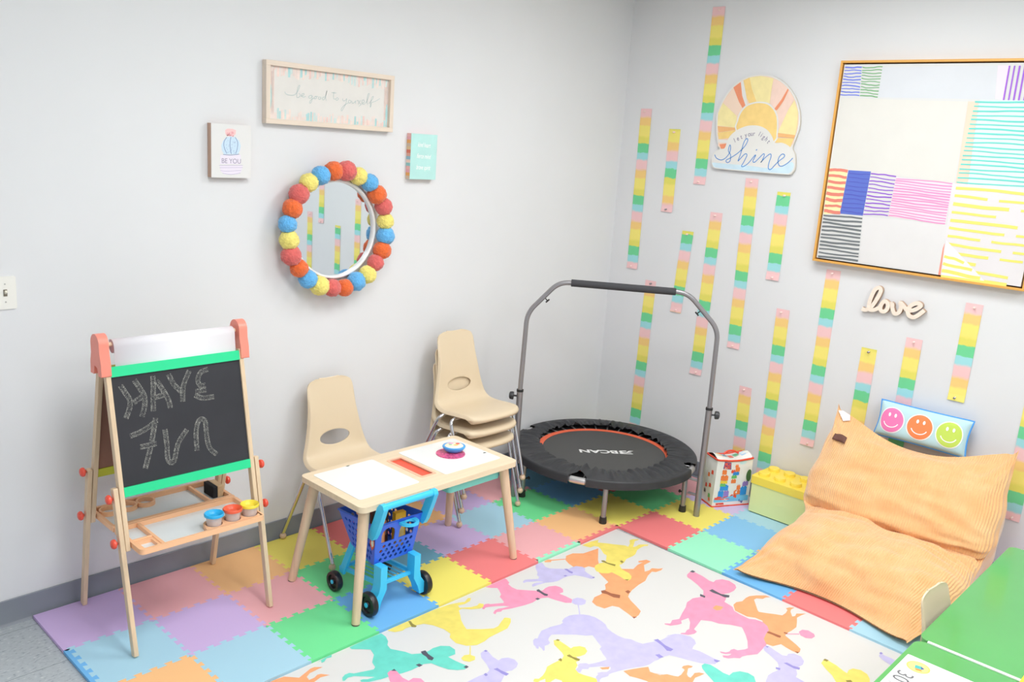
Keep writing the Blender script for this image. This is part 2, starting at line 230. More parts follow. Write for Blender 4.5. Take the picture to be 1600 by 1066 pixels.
# ------------------------------------------------------------------ traced outlines of prints, in metres on their own surfaces
RUG_ART=[('orange',[(1.9897,-0.948),(2.0335,-0.9518),(2.0737,-0.9837),(2.1733,-0.9959),(2.0785,-1.0694),(2.0405,-1.1057),(2.0973,-1.2001),(2.1364,-1.2315),(2.1835,-1.2199),(2.2254,-1.22),(2.2082,-1.2096),(2.2194,-1.1985),(2.2629,-1.2161),(2.2632,-1.2401),(2.2293,-1.2399),(2.2083,-1.2397),(2.1572,-1.2805),(2.1846,-1.2863),(2.2118,-1.2821),(2.2321,-1.3049),(2.2534,-1.3154),(2.2289,-1.3218),(2.194,-1.3165),(2.1836,-1.3017),(2.1372,-1.3124),(2.0863,-1.3339),(2.0324,-1.3363),(1.9701,-1.3458),(1.9361,-1.3565),(1.9091,-1.3693),(1.8905,-1.397),(1.8722,-1.4382),(1.8524,-1.477),(1.8192,-1.4901),(1.783,-1.4922),(1.793,-1.4551),(1.8057,-1.3975),(1.7923,-1.3727),(1.7487,-1.3644),(1.7394,-1.3293),(1.7502,-1.2964),(1.7898,-1.2777),(1.8285,-1.2805),(1.8503,-1.2779),(1.8872,-1.2637),(1.9127,-1.2394),(1.944,-1.2343),(1.9641,-1.1887),(1.9795,-1.1539),(2.0061,-1.1174),(1.9912,-1.0827),(1.9421,-1.0758),(1.9288,-1.0555),(1.9384,-1.0077),(1.9529,-0.9761)]),('orange',[(1.903,-0.9297),(1.967,-0.9672),(1.9609,-0.9725),(1.895,-0.9367)]),('orange',[(1.8658,-0.9134),(1.8943,-0.9127),(1.9049,-0.9313),(1.8851,-0.9454),(1.8609,-0.9294)]),('brown',[(1.7871,-1.4797),(1.8036,-1.4933),(1.7813,-1.4934)]),('brown',[(1.9356,-1.3326),(1.9562,-1.3345),(1.953,-1.3497),(1.9296,-1.3541)]),('brown',[(1.8558,-1.2618),(1.8733,-1.2672),(1.874,-1.303),(1.8929,-1.3388),(1.8691,-1.3539),(1.8538,-1.3328),(1.853,-1.2975),(1.8439,-1.2756)]),('yellow',[(2.1356,-0.925),(2.2005,-0.925),(2.2497,-0.9385),(2.2216,-0.9532),(2.2512,-0.9896),(2.2712,-1.0186),(2.3043,-1.0595),(2.3044,-1.0775),(2.3417,-1.0609),(2.3668,-1.0388),(2.39,-1.0401),(2.4167,-1.061),(2.4064,-1.0648),(2.3808,-1.0615),(2.3585,-1.074),(2.3212,-1.0941),(2.3384,-1.0995),(2.3667,-1.0971),(2.3857,-1.1087),(2.405,-1.1272),(2.387,-1.1328),(2.375,-1.1234),(2.3466,-1.1223),(2.311,-1.1266),(2.2671,-1.1477),(2.2423,-1.1517),(2.1917,-1.1503),(2.1528,-1.1652),(2.1197,-1.1691),(2.1375,-1.158),(2.112,-1.1698),(2.0908,-1.2004),(2.0865,-1.2436),(2.0709,-1.2695),(2.0489,-1.2821),(2.027,-1.2839),(2.021,-1.2671),(2.0265,-1.2414),(2.0301,-1.206),(2.0312,-1.1869),(2.0074,-1.1832),(1.9861,-1.163),(1.982,-1.1365),(1.9945,-1.1154),(2.0216,-1.0975),(2.0563,-1.0965),(2.0802,-1.1042),(2.0759,-1.1115),(2.1045,-1.0963),(2.1461,-1.0675),(2.1496,-1.0467),(2.1785,-1.0058),(2.1866,-0.9847),(2.1763,-0.9668),(2.149,-0.9664),(2.1448,-0.955)]),('olive',[(2.022,-1.2649),(2.04,-1.2779),(2.0224,-1.2802)]),('olive',[(2.0845,-1.0834),(2.0958,-1.0924),(2.0896,-1.1149),(2.1057,-1.1518),(2.09,-1.1602),(2.0839,-1.1404),(2.0804,-1.115),(2.0771,-1.0927)]),('olive',[(2.1487,-1.1437),(2.1615,-1.1447),(2.1568,-1.1608),(2.1417,-1.1609)]),('lavender',[(1.8075,-0.8916),(1.7852,-0.9399),(1.7606,-0.9742),(1.7406,-0.9885),(1.7351,-1.0066),(1.7189,-1.0159),(1.6872,-0.9948),(1.6805,-0.9894),(1.6659,-0.9836),(1.6483,-0.9885),(1.6405,-0.9997),(1.6577,-1.0005),(1.6702,-1.0105),(1.7011,-1.0282),(1.7191,-1.0501),(1.6926,-1.0359),(1.6772,-1.0308),(1.6583,-1.033),(1.6463,-1.0478),(1.6609,-1.0495),(1.6764,-1.0506),(1.7175,-1.059),(1.7486,-1.0768),(1.7753,-1.0837),(1.8129,-1.0813),(1.8406,-1.0841),(1.875,-1.0966),(1.895,-1.1324),(1.9066,-1.1673),(1.9245,-1.1713),(1.9299,-1.1559),(1.9351,-1.122),(1.9421,-1.0998),(1.9632,-1.0856),(1.9646,-1.0678),(1.9469,-1.0442),(1.9199,-1.0399),(1.9011,-1.0405),(1.8843,-1.0317),(1.8708,-1.0163),(1.8523,-1.0014),(1.8319,-0.9804),(1.8291,-0.9594),(1.8459,-0.9286),(1.846,-0.8966)]),('violet',[(1.921,-1.1594),(1.9326,-1.1611),(1.9287,-1.1701),(1.919,-1.1683)]),('violet',[(1.8829,-1.0275),(1.8941,-1.0349),(1.8892,-1.0543),(1.8909,-1.0742),(1.8769,-1.0799),(1.8738,-1.0635),(1.879,-1.0492),(1.8786,-1.0365)]),('violet',[(1.8292,-1.0673),(1.8425,-1.0689),(1.8448,-1.0798),(1.8311,-1.0779)]),('pink',[(1.4852,-0.9172),(1.4963,-0.9375),(1.5201,-0.9568),(1.5108,-0.9776),(1.494,-1.0058),(1.4745,-1.0174),(1.4608,-1.0537),(1.4518,-1.0625),(1.4008,-1.034),(1.3974,-1.026),(1.3842,-1.0204),(1.361,-1.0252),(1.3489,-1.0414),(1.3536,-1.0479),(1.3642,-1.0409),(1.376,-1.044),(1.396,-1.0539),(1.4348,-1.0791),(1.4498,-1.098),(1.4203,-1.0896),(1.3995,-1.0804),(1.3807,-1.0805),(1.3599,-1.0917),(1.3602,-1.1047),(1.3769,-1.0954),(1.394,-1.1044),(1.4067,-1.0993),(1.447,-1.1155),(1.5072,-1.1319),(1.5477,-1.1383),(1.5842,-1.1343),(1.605,-1.1376),(1.6304,-1.1515),(1.6399,-1.1866),(1.6563,-1.2299),(1.6755,-1.2455),(1.6997,-1.2287),(1.6989,-1.1935),(1.6939,-1.1616),(1.717,-1.1635),(1.7357,-1.1461),(1.7401,-1.1253),(1.7333,-1.1053),(1.7069,-1.0911),(1.6818,-1.0909),(1.6581,-1.0972),(1.6382,-1.0853),(1.6189,-1.0654),(1.5996,-1.0455),(1.5768,-1.0213),(1.5739,-0.9934),(1.5811,-0.9632),(1.5936,-0.9589),(1.6054,-0.9318),(1.6067,-0.9106)]),('dark',[(1.6413,-1.0765),(1.6533,-1.0791),(1.6479,-1.0989),(1.6465,-1.1188),(1.6516,-1.1341),(1.6384,-1.1414),(1.631,-1.1326),(1.6332,-1.1122),(1.6352,-1.0955),(1.6327,-1.0865)]),('dark',[(1.5805,-1.123),(1.5945,-1.125),(1.5967,-1.1377),(1.5803,-1.1379)]),('lavender',[(1.6853,-1.2373),(1.7044,-1.2284),(1.7287,-1.233),(1.7409,-1.2513),(1.7396,-1.2722),(1.7146,-1.2884),(1.6927,-1.2839),(1.6777,-1.2649),(1.676,-1.2487)]),('lavender',[(1.6849,-1.2708),(1.6891,-1.2743),(1.6338,-1.3276),(1.6285,-1.3258),(1.6596,-1.2966)]),('lavender',[(1.6128,-1.3155),(1.631,-1.3279),(1.6427,-1.3388),(1.6546,-1.3563),(1.6627,-1.3836),(1.6598,-1.4193),(1.6527,-1.4447),(1.6357,-1.4677),(1.627,-1.497),(1.6244,-1.5309),(1.6294,-1.5588),(1.644,-1.5792),(1.6466,-1.6084),(1.6534,-1.6281),(1.6807,-1.6393),(1.6964,-1.6466),(1.7176,-1.6502),(1.7376,-1.6669),(1.7652,-1.6602),(1.7998,-1.6675),(1.7259,-1.6598),(1.7538,-1.6603),(1.7843,-1.6593),(1.8156,-1.672),(1.8351,-1.6927),(1.8478,-1.7233),(1.8411,-1.7451),(1.8211,-1.7664),(1.7966,-1.7695),(1.7764,-1.7769),(1.7857,-1.8057),(1.7861,-1.8476),(1.7864,-1.8734),(1.7898,-1.8945),(1.7707,-1.8905),(1.755,-1.8923),(1.7373,-1.8774),(1.7159,-1.8493),(1.6976,-1.8087),(1.6812,-1.7664),(1.6693,-1.7421),(1.6421,-1.7335),(1.6173,-1.7289),(1.5924,-1.73),(1.6548,-1.735),(1.5974,-1.7274),(1.5625,-1.7284),(1.5312,-1.7212),(1.5077,-1.7088),(1.4691,-1.69),(1.4427,-1.6802),(1.4039,-1.6682),(1.3891,-1.6659),(1.3777,-1.6718),(1.3495,-1.663),(1.3348,-1.6658),(1.3243,-1.677),(1.3143,-1.6684),(1.3394,-1.6443),(1.3592,-1.6405),(1.3618,-1.6324),(1.3797,-1.6393),(1.3944,-1.6518),(1.4183,-1.6511),(1.4302,-1.6432),(1.408,-1.6171),(1.3683,-1.5909),(1.3551,-1.5955),(1.3398,-1.5805),(1.3146,-1.5903),(1.311,-1.581),(1.3164,-1.5679),(1.3363,-1.5638),(1.3466,-1.5534),(1.3598,-1.5517),(1.3796,-1.5664),(1.3813,-1.5774),(1.4222,-1.5937),(1.4581,-1.6023),(1.4649,-1.5939),(1.4759,-1.57),(1.4858,-1.556),(1.4939,-1.5402),(1.5115,-1.5357),(1.523,-1.5109),(1.5369,-1.4839),(1.5485,-1.4617),(1.5265,-1.4469),(1.5006,-1.4158),(1.469,-1.3895),(1.4428,-1.3653),(1.4257,-1.3534),(1.4041,-1.359),(1.3874,-1.3685),(1.3768,-1.3885),(1.3599,-1.3915),(1.345,-1.3882),(1.3223,-1.4086),(1.3159,-1.4077),(1.3244,-1.3902),(1.3265,-1.375),(1.3112,-1.3869),(1.3079,-1.3786),(1.3164,-1.3642),(1.317,-1.3557),(1.3388,-1.3337),(1.3546,-1.3294),(1.3623,-1.3359),(1.3831,-1.3238),(1.415,-1.3086),(1.464,-1.3129),(1.5106,-1.3269),(1.5297,-1.3241),(1.533,-1.3144),(1.5599,-1.3051),(1.5916,-1.3057)]),('violet',[(1.7099,-1.6402),(1.7301,-1.6476),(1.722,-1.6714),(1.7147,-1.6945),(1.7163,-1.7303),(1.6963,-1.7306),(1.6876,-1.7187),(1.7015,-1.6915),(1.7099,-1.6555)]),('violet',[(1.6282,-1.7048),(1.645,-1.7122),(1.641,-1.7356),(1.6224,-1.7277)]),('violet',[(1.78,-1.8711),(1.7912,-1.8937),(1.77,-1.891),(1.7702,-1.8801)]),('orange',[(1.396,-1.6175),(1.4291,-1.6381),(1.4141,-1.6454),(1.3937,-1.6313)]),('orange',[(1.4468,-1.6889),(1.4776,-1.7014),(1.5118,-1.7176),(1.5416,-1.7343),(1.5205,-1.7566),(1.5276,-1.7815),(1.5528,-1.8153),(1.5219,-1.7683),(1.5311,-1.7934),(1.5566,-1.8074),(1.5676,-1.8311),(1.5764,-1.8433),(1.5944,-1.8443),(1.6305,-1.8363),(1.6343,-1.8297),(1.6349,-1.8205),(1.65,-1.8185),(1.6686,-1.8273),(1.6766,-1.843),(1.6658,-1.8447),(1.6507,-1.8388),(1.6326,-1.8478),(1.6147,-1.8568),(1.6053,-1.8679),(1.6058,-1.8778),(1.6254,-1.8754),(1.6436,-1.8716),(1.66,-1.8817),(1.669,-1.8989),(1.6562,-1.8967),(1.6428,-1.8949),(1.6194,-1.8894),(1.5898,-1.8981),(1.5429,-1.908),(1.4414,-1.8751),(1.426,-1.8352),(1.4599,-1.867),(1.4625,-1.8098),(1.4625,-1.7816),(1.4513,-1.7496),(1.4391,-1.7239)]),('yellow',[(1.4007,-1.3854),(1.4138,-1.3905),(1.4167,-1.4046),(1.4137,-1.4366),(1.4102,-1.4655),(1.4266,-1.4646),(1.4493,-1.4779),(1.4578,-1.4964),(1.4443,-1.5189),(1.4206,-1.5268),(1.3955,-1.5222),(1.3822,-1.5144),(1.3759,-1.5384),(1.355,-1.537),(1.3435,-1.554),(1.3184,-1.5644),(1.309,-1.5876),(1.3142,-1.6075),(1.3255,-1.6345),(1.3319,-1.6532),(1.3141,-1.6733),(1.2746,-1.6987),(1.2127,-1.6555),(1.1835,-1.6208),(1.2261,-1.5783),(1.217,-1.5555),(1.1883,-1.5561),(1.1508,-1.5832),(1.1589,-1.5607),(1.1885,-1.5312),(1.1657,-1.5269),(1.1501,-1.5286),(1.1434,-1.5129),(1.1583,-1.5055),(1.1707,-1.5161),(1.1959,-1.5122),(1.2208,-1.5025),(1.2502,-1.4857),(1.2753,-1.4857),(1.3025,-1.4873),(1.33,-1.4889),(1.3517,-1.4799),(1.3623,-1.4612),(1.3706,-1.4346),(1.3791,-1.4076)]),('olive',[(1.4072,-1.3896),(1.4192,-1.3892),(1.4222,-1.3998),(1.4116,-1.4003)]),('olive',[(1.3623,-1.4855),(1.3752,-1.4886),(1.3728,-1.5064),(1.3818,-1.5348),(1.3708,-1.5395),(1.3634,-1.5301),(1.3632,-1.5114),(1.3591,-1.4927)]),('olive',[(1.315,-1.4828),(1.3301,-1.4825),(1.327,-1.4928),(1.3149,-1.4988)]),('lavender',[(1.1217,-1.2645),(1.1495,-1.2602),(1.1499,-1.2771),(1.1392,-1.3118),(1.1399,-1.3415),(1.159,-1.3394),(1.1804,-1.352),(1.1899,-1.3761),(1.1819,-1.4015),(1.1599,-1.4145),(1.1329,-1.4176),(1.1093,-1.4079),(1.107,-1.4265),(1.089,-1.4213),(1.0709,-1.4312),(1.0528,-1.4407),(1.0208,-1.4817),(0.9459,-1.4745),(0.8884,-1.4064),(0.9349,-1.3696),(0.9605,-1.3621),(0.9909,-1.3632),(1.0156,-1.364),(1.0378,-1.3677),(1.0566,-1.3684),(1.073,-1.3617),(1.0892,-1.3285),(1.1032,-1.287)]),('violet',[(1.0865,-1.368),(1.1029,-1.3715),(1.1024,-1.3918),(1.1099,-1.4249),(1.0932,-1.4269),(1.0896,-1.4077),(1.0901,-1.3875)]),('violet',[(1.0371,-1.3671),(1.0485,-1.3666),(1.0458,-1.3806),(1.0344,-1.381)]),('violet',[(1.141,-1.2619),(1.1519,-1.2611),(1.1522,-1.2713),(1.1412,-1.2721)]),('orange',[(2.2135,-1.7066),(2.2439,-1.7035),(2.272,-1.7162),(2.3108,-1.7117),(2.3377,-1.7141),(2.3698,-1.731),(2.4037,-1.7586),(2.4059,-1.7802),(2.3871,-1.7675),(2.364,-1.7656),(2.3457,-1.7441),(2.3258,-1.7435),(2.2917,-1.7706),(2.2565,-1.7981),(2.2469,-1.8088),(2.2622,-1.8337),(2.2855,-1.8652),(2.3007,-1.8899),(2.3313,-1.8906),(2.3608,-1.8839),(2.3688,-1.8717),(2.3888,-1.8781),(2.4046,-1.8948),(2.3779,-1.8917),(2.357,-1.8994),(2.326,-1.9229),(2.3407,-1.929),(2.3634,-1.9232),(2.3962,-1.9502),(2.3657,-1.9435),(2.333,-1.9408),(2.2966,-1.9586),(2.2589,-1.9745),(2.217,-1.9744),(2.1843,-1.97),(2.1599,-1.9745),(2.1499,-1.9975),(2.1315,-2.037),(2.1162,-2.062),(2.0942,-2.0702),(2.0773,-2.0686),(2.0761,-2.0444),(2.0798,-2.0175),(2.0864,-1.9939),(2.0695,-1.9873),(2.0465,-1.9789),(2.0399,-1.9517),(2.0572,-1.9311),(2.0962,-1.9192),(2.1398,-1.8987),(2.1924,-1.8546),(2.1903,-1.823),(2.1711,-1.7951),(2.1734,-1.7606),(2.1749,-1.7373),(2.1975,-1.7186)]),('pink',[(2.2869,-1.4241),(2.3155,-1.4184),(2.3366,-1.4209),(2.3376,-1.4361),(2.334,-1.4761),(2.3205,-1.5216),(2.3229,-1.5416),(2.3494,-1.5379),(2.3803,-1.5531),(2.3925,-1.5825),(2.3812,-1.6191),(2.3608,-1.6367),(2.3279,-1.6437),(2.2917,-1.641),(2.2652,-1.63),(2.2483,-1.6517),(2.2278,-1.6608),(2.2045,-1.6675),(2.1992,-1.6948),(2.1935,-1.7153),(2.1699,-1.7356),(2.1628,-1.7665),(2.1617,-1.8114),(2.1772,-1.8302),(2.1836,-1.8593),(2.17,-1.889),(2.1461,-1.9096),(2.1064,-1.9164),(2.0672,-1.9284),(2.0362,-1.9572),(1.9797,-1.9634),(1.9458,-1.9664),(1.9055,-1.9429),(1.8836,-1.9348),(1.8654,-1.9349),(1.8496,-1.9185),(1.828,-1.9054),(1.8208,-1.8891),(1.8301,-1.8794),(1.8453,-1.8953),(1.8591,-1.8986),(1.8675,-1.8963),(1.8475,-1.8837),(1.8402,-1.8672),(1.8461,-1.8575),(1.8584,-1.8773),(1.8745,-1.8835),(1.89,-1.8807),(1.9063,-1.8859),(1.9083,-1.9003),(1.9357,-1.9158),(1.9533,-1.92),(1.999,-1.8935),(2.0331,-1.8666),(2.0683,-1.8336),(2.0768,-1.8234),(2.0564,-1.7832),(2.0257,-1.7462),(2.0187,-1.7169),(1.9918,-1.6828),(1.9479,-1.6933),(1.9073,-1.7021),(1.899,-1.7213),(1.8773,-1.7222),(1.8501,-1.7108),(1.8325,-1.6861),(1.8404,-1.6837),(1.8551,-1.6937),(1.8783,-1.6871),(1.8936,-1.6885),(1.9395,-1.6631),(1.9646,-1.639),(1.9216,-1.6307),(1.9046,-1.6458),(1.8825,-1.6391),(1.8534,-1.6242),(1.8439,-1.6048),(1.8489,-1.5974),(1.8673,-1.6149),(1.8965,-1.6041),(1.914,-1.6127),(1.9277,-1.6181),(1.978,-1.5997),(2.0317,-1.5825),(2.07,-1.5637),(2.1211,-1.5608),(2.1548,-1.5754),(2.19,-1.5714),(2.2178,-1.5543),(2.2436,-1.5077),(2.2605,-1.4662),(2.2687,-1.4377)]),('orange',[(2.1166,-1.6622),(2.1478,-1.659),(2.1555,-1.6716),(2.1609,-1.6885),(2.1288,-1.6932),(2.1122,-1.6832)]),('dark',[(2.238,-1.5707),(2.2617,-1.5726),(2.2576,-1.596),(2.2547,-1.6215),(2.2737,-1.6527),(2.2551,-1.6611),(2.2402,-1.6477),(2.2398,-1.6185),(2.2356,-1.5914)]),('dark',[(2.1806,-1.5611),(2.1825,-1.5862),(2.1659,-1.5935),(2.1639,-1.5698)]),('dark',[(2.3227,-1.417),(2.3457,-1.4151),(2.3455,-1.4324),(2.3271,-1.432)]),('pink',[(2.1801,-1.9721),(2.2208,-2.006),(2.2139,-2.0094),(2.175,-1.9747)]),('pink',[(2.2318,-1.9981),(2.2593,-2.0003),(2.2737,-2.0191),(2.2669,-2.0478),(2.2509,-2.0594),(2.2255,-2.0572),(2.2096,-2.0395),(2.2118,-2.0155)]),('brown',[(2.1253,-1.9106),(2.1371,-1.9159),(2.1405,-1.9403),(2.1431,-1.965),(2.1279,-1.9691),(2.1232,-1.9596),(2.1236,-1.9387),(2.1196,-1.9173)]),('brown',[(2.1814,-1.9585),(2.1874,-1.9726),(2.1758,-1.9742),(2.1721,-1.9621)]),('brown',[(2.0807,-2.0545),(2.0908,-2.0694),(2.0757,-2.0693)]),('teal',[(1.7076,-1.8622),(1.7266,-1.8633),(1.7374,-1.8824),(1.7345,-1.9097),(1.7284,-1.9435),(1.7322,-1.9661),(1.7596,-1.9652),(1.7874,-1.9791),(1.8016,-2.0056),(1.7983,-2.0319),(1.7721,-2.0534),(1.7213,-2.0786),(1.6173,-1.9897),(1.6508,-1.95),(1.6764,-1.8994),(1.6925,-1.8742)]),('lavender',[(2.0057,-1.9586),(2.028,-1.958),(2.033,-1.9707),(2.0241,-2.0007),(2.0152,-2.0352),(2.026,-2.0495),(2.0437,-2.0456),(2.0638,-2.0604),(2.0663,-2.0886),(2.0443,-2.1114),(2.0177,-2.1194),(1.9923,-2.115),(1.9672,-2.1167),(1.9411,-2.1338),(1.9188,-2.1391),(1.9157,-2.1756),(1.8639,-2.2005),(1.7585,-2.1104),(1.8055,-2.0761),(1.8471,-2.0637),(1.8788,-2.0663),(1.9037,-2.0727),(1.9365,-2.0607),(1.9551,-2.0463),(1.977,-2.0051),(1.99,-1.9721)]),('violet',[(1.9694,-2.0634),(1.9833,-2.0711),(1.981,-2.0964),(1.9898,-2.1219),(1.9747,-2.1259),(1.966,-2.1087),(1.9674,-2.0839)]),('violet',[(1.9202,-2.0569),(1.9271,-2.0728),(1.913,-2.0776),(1.9093,-2.0626)]),('violet',[(2.0242,-1.958),(2.0322,-1.9701),(2.0176,-1.9696)]),('yellow',[(2.085,-2.1624),(2.1129,-2.1584),(2.1244,-2.1707),(2.1175,-2.2085),(2.1015,-2.244),(2.0983,-2.2594),(2.1236,-2.2542),(2.1475,-2.261),(2.1613,-2.2862),(2.1533,-2.3145),(2.1293,-2.3335),(2.0509,-2.3651),(1.9612,-2.2884),(2.0059,-2.2578),(2.0384,-2.2265),(2.058,-2.195)]),('olive',[(2.11,-2.1585),(2.1261,-2.1582),(2.1276,-2.1733),(2.1125,-2.1731)]),('olive',[(2.0475,-2.2757),(2.0654,-2.2874),(2.0529,-2.3037),(2.0357,-2.289)]),('lavender',[(2.3165,-2.2943),(2.3488,-2.2902),(2.338,-2.3059),(2.3392,-2.3365),(2.3331,-2.3556),(2.2984,-2.3987),(2.2659,-2.3834),(2.2889,-2.3472),(2.3,-2.3149)]),('violet',[(2.3374,-2.2872),(2.352,-2.289),(2.3479,-2.2986),(2.334,-2.296)]),('yellow',[(0.952,-0.9089),(1.018,-0.8923),(1.0838,-0.8878),(1.1869,-0.8892),(1.2615,-0.9272),(1.308,-0.9417),(1.3318,-0.9532),(1.3629,-0.9387),(1.3728,-0.9468),(1.3532,-0.9628),(1.3192,-0.9666),(1.289,-0.9575),(1.2817,-0.9748),(1.3221,-1.0002),(1.35,-1.0075),(1.37,-1.0003),(1.3805,-1.0168),(1.3611,-1.0322),(1.343,-1.0328),(1.3098,-1.0133),(1.2849,-0.9851),(1.2655,-0.9876),(1.2441,-1.02),(1.223,-1.0472),(1.207,-1.0777),(1.1936,-1.1096),(1.2398,-1.148),(1.2808,-1.175),(1.3067,-1.1748),(1.3402,-1.1588),(1.3702,-1.1465),(1.3798,-1.1544),(1.3862,-1.1672),(1.3655,-1.1871),(1.3445,-1.1989),(1.3228,-1.2098),(1.2884,-1.2098),(1.2211,-1.2097),(1.189,-1.2172),(1.1485,-1.217),(1.1138,-1.1947),(1.0953,-1.155),(1.1034,-1.1114),(1.1235,-1.0936),(1.1247,-1.0524),(1.1107,-1.0051),(1.0903,-0.9738),(1.0601,-0.9632),(1.0348,-0.9564),(1.0142,-0.9535),(0.9949,-0.9586),(0.9656,-0.9482),(0.953,-0.9266)]),('yellow',[(1.1222,-1.2043),(1.1253,-1.207),(1.0833,-1.2504),(1.0798,-1.2475)]),('yellow',[(1.0425,-1.2417),(1.0646,-1.2347),(1.0832,-1.2439),(1.0905,-1.2668),(1.0756,-1.2823),(1.0503,-1.2787),(1.0384,-1.2586)]),('olive',[(1.0554,-0.9174),(1.0632,-0.9268),(1.0567,-0.9459),(1.0584,-0.9689),(1.0487,-0.9722),(1.0386,-0.9611),(1.0453,-0.9437)]),('teal',[(0.7713,-0.9208),(0.8255,-0.9133),(0.8901,-0.913),(0.9201,-0.9214),(0.9191,-0.9509),(0.9064,-0.9809),(0.8884,-0.9992),(0.8815,-1.0263),(0.8968,-1.0522),(0.9122,-1.0781),(0.92,-1.104),(0.949,-1.1219),(0.9803,-1.1288),(1.0065,-1.1246),(1.0386,-1.1316),(1.0637,-1.1553),(1.0634,-1.1855),(1.044,-1.2084),(1.0118,-1.2043),(1.0156,-1.2419),(1.0279,-1.2959),(1.0057,-1.3018),(0.9814,-1.2873),(0.9593,-1.2625),(0.9465,-1.2271),(0.9379,-1.195),(0.9136,-1.1807),(0.8846,-1.1809),(0.856,-1.181),(0.8194,-1.1742),(0.7752,-1.1605),(0.7398,-1.1539),(0.6983,-1.1384),(0.6783,-1.1213),(0.6795,-1.1108),(0.6913,-1.1126),(0.7034,-1.1229),(0.7317,-1.1294),(0.709,-1.1066),(0.6777,-1.0776),(0.6563,-1.0711),(0.6379,-1.0788),(0.6319,-1.0737),(0.6414,-1.0585),(0.6587,-1.0496),(0.6772,-1.0511),(0.6873,-1.0644),(0.7183,-1.0764),(0.7553,-1.0897),(0.7679,-1.0821),(0.7767,-1.0527),(0.7933,-1.0354),(0.8109,-1.0186),(0.8224,-0.9833),(0.7942,-0.9557),(0.7706,-0.9359)]),('teal',[(0.6284,-0.9249),(0.6681,-0.9048),(0.6946,-0.9144),(0.6843,-0.9311),(0.6672,-0.9254),(0.6485,-0.9383),(0.6374,-0.9375),(0.6445,-0.925)]),('dark',[(1.0111,-1.2879),(1.0267,-1.2875),(1.0276,-1.2994),(1.0137,-1.3013)]),('dark',[(0.9567,-1.1129),(0.9749,-1.1177),(0.9673,-1.1438),(0.9672,-1.1757),(0.9519,-1.1831),(0.9444,-1.1704),(0.95,-1.151),(0.9494,-1.1301)]),('dark',[(0.8878,-1.1651),(0.9028,-1.1679),(0.9053,-1.1836),(0.8894,-1.1837)]),('pink',[(0.7783,-1.1393),(0.7962,-1.134),(0.8103,-1.1424),(0.8108,-1.1548),(0.8023,-1.1953),(0.8072,-1.223),(0.8298,-1.221),(0.8485,-1.2405),(0.8451,-1.2668),(0.8087,-1.3158),(0.7234,-1.2428),(0.7656,-1.1641)]),('dark',[(0.7971,-1.1372),(0.8129,-1.1348),(0.811,-1.1502)]),('orange',[(0.4229,-0.9186),(0.4647,-0.9083),(0.4918,-0.9231),(0.5282,-0.9622),(0.5679,-0.9489),(0.5882,-0.9421),(0.6035,-0.943),(0.6259,-0.962),(0.6105,-0.961),(0.5907,-0.9622),(0.571,-0.9633),(0.5506,-0.9754),(0.5467,-0.9954),(0.568,-0.9961),(0.5861,-0.988),(0.5987,-0.9928),(0.6173,-1.0168),(0.6011,-1.0125),(0.585,-1.0082),(0.5548,-1.0161),(0.5051,-1.0449),(0.3926,-0.9598)])]
SUN_OUT=[(0.6341,2.0491),(0.631,2.0984),(0.6515,2.1601),(0.6858,2.2214),(0.7353,2.2698),(0.7933,2.2995),(0.8662,2.31),(0.9402,2.3023),(1.0098,2.2706),(1.0613,2.2251),(1.1015,2.1684),(1.1255,2.1002),(1.1297,2.0427),(1.1185,1.9901),(1.1068,1.94),(1.1242,1.9088),(1.1326,1.8742),(1.1355,1.8332),(1.1231,1.8088),(1.1049,1.8004),(1.0135,1.7979),(0.8779,1.7985),(0.7369,1.7998),(0.6568,1.8018),(0.6362,1.8181),(0.6335,1.8431),(0.6359,1.8747),(0.6443,1.894),(0.6751,1.9082),(0.6548,1.9507),(0.6408,1.9998)]
SUN_DISC=[(0.6435,2.0494),(0.6404,2.0986),(0.659,2.1572),(0.6936,2.2166),(0.7417,2.2638),(0.7977,2.2924),(0.8672,2.303),(0.9386,2.2953),(1.0056,2.2643),(1.0557,2.2204),(1.0943,2.1654),(1.1174,2.0999),(1.1215,2.0424),(1.1103,1.9898),(1.0936,1.9423),(0.9415,1.8321),(0.6855,1.9118),(0.6635,1.9511),(0.6488,2.0001)]
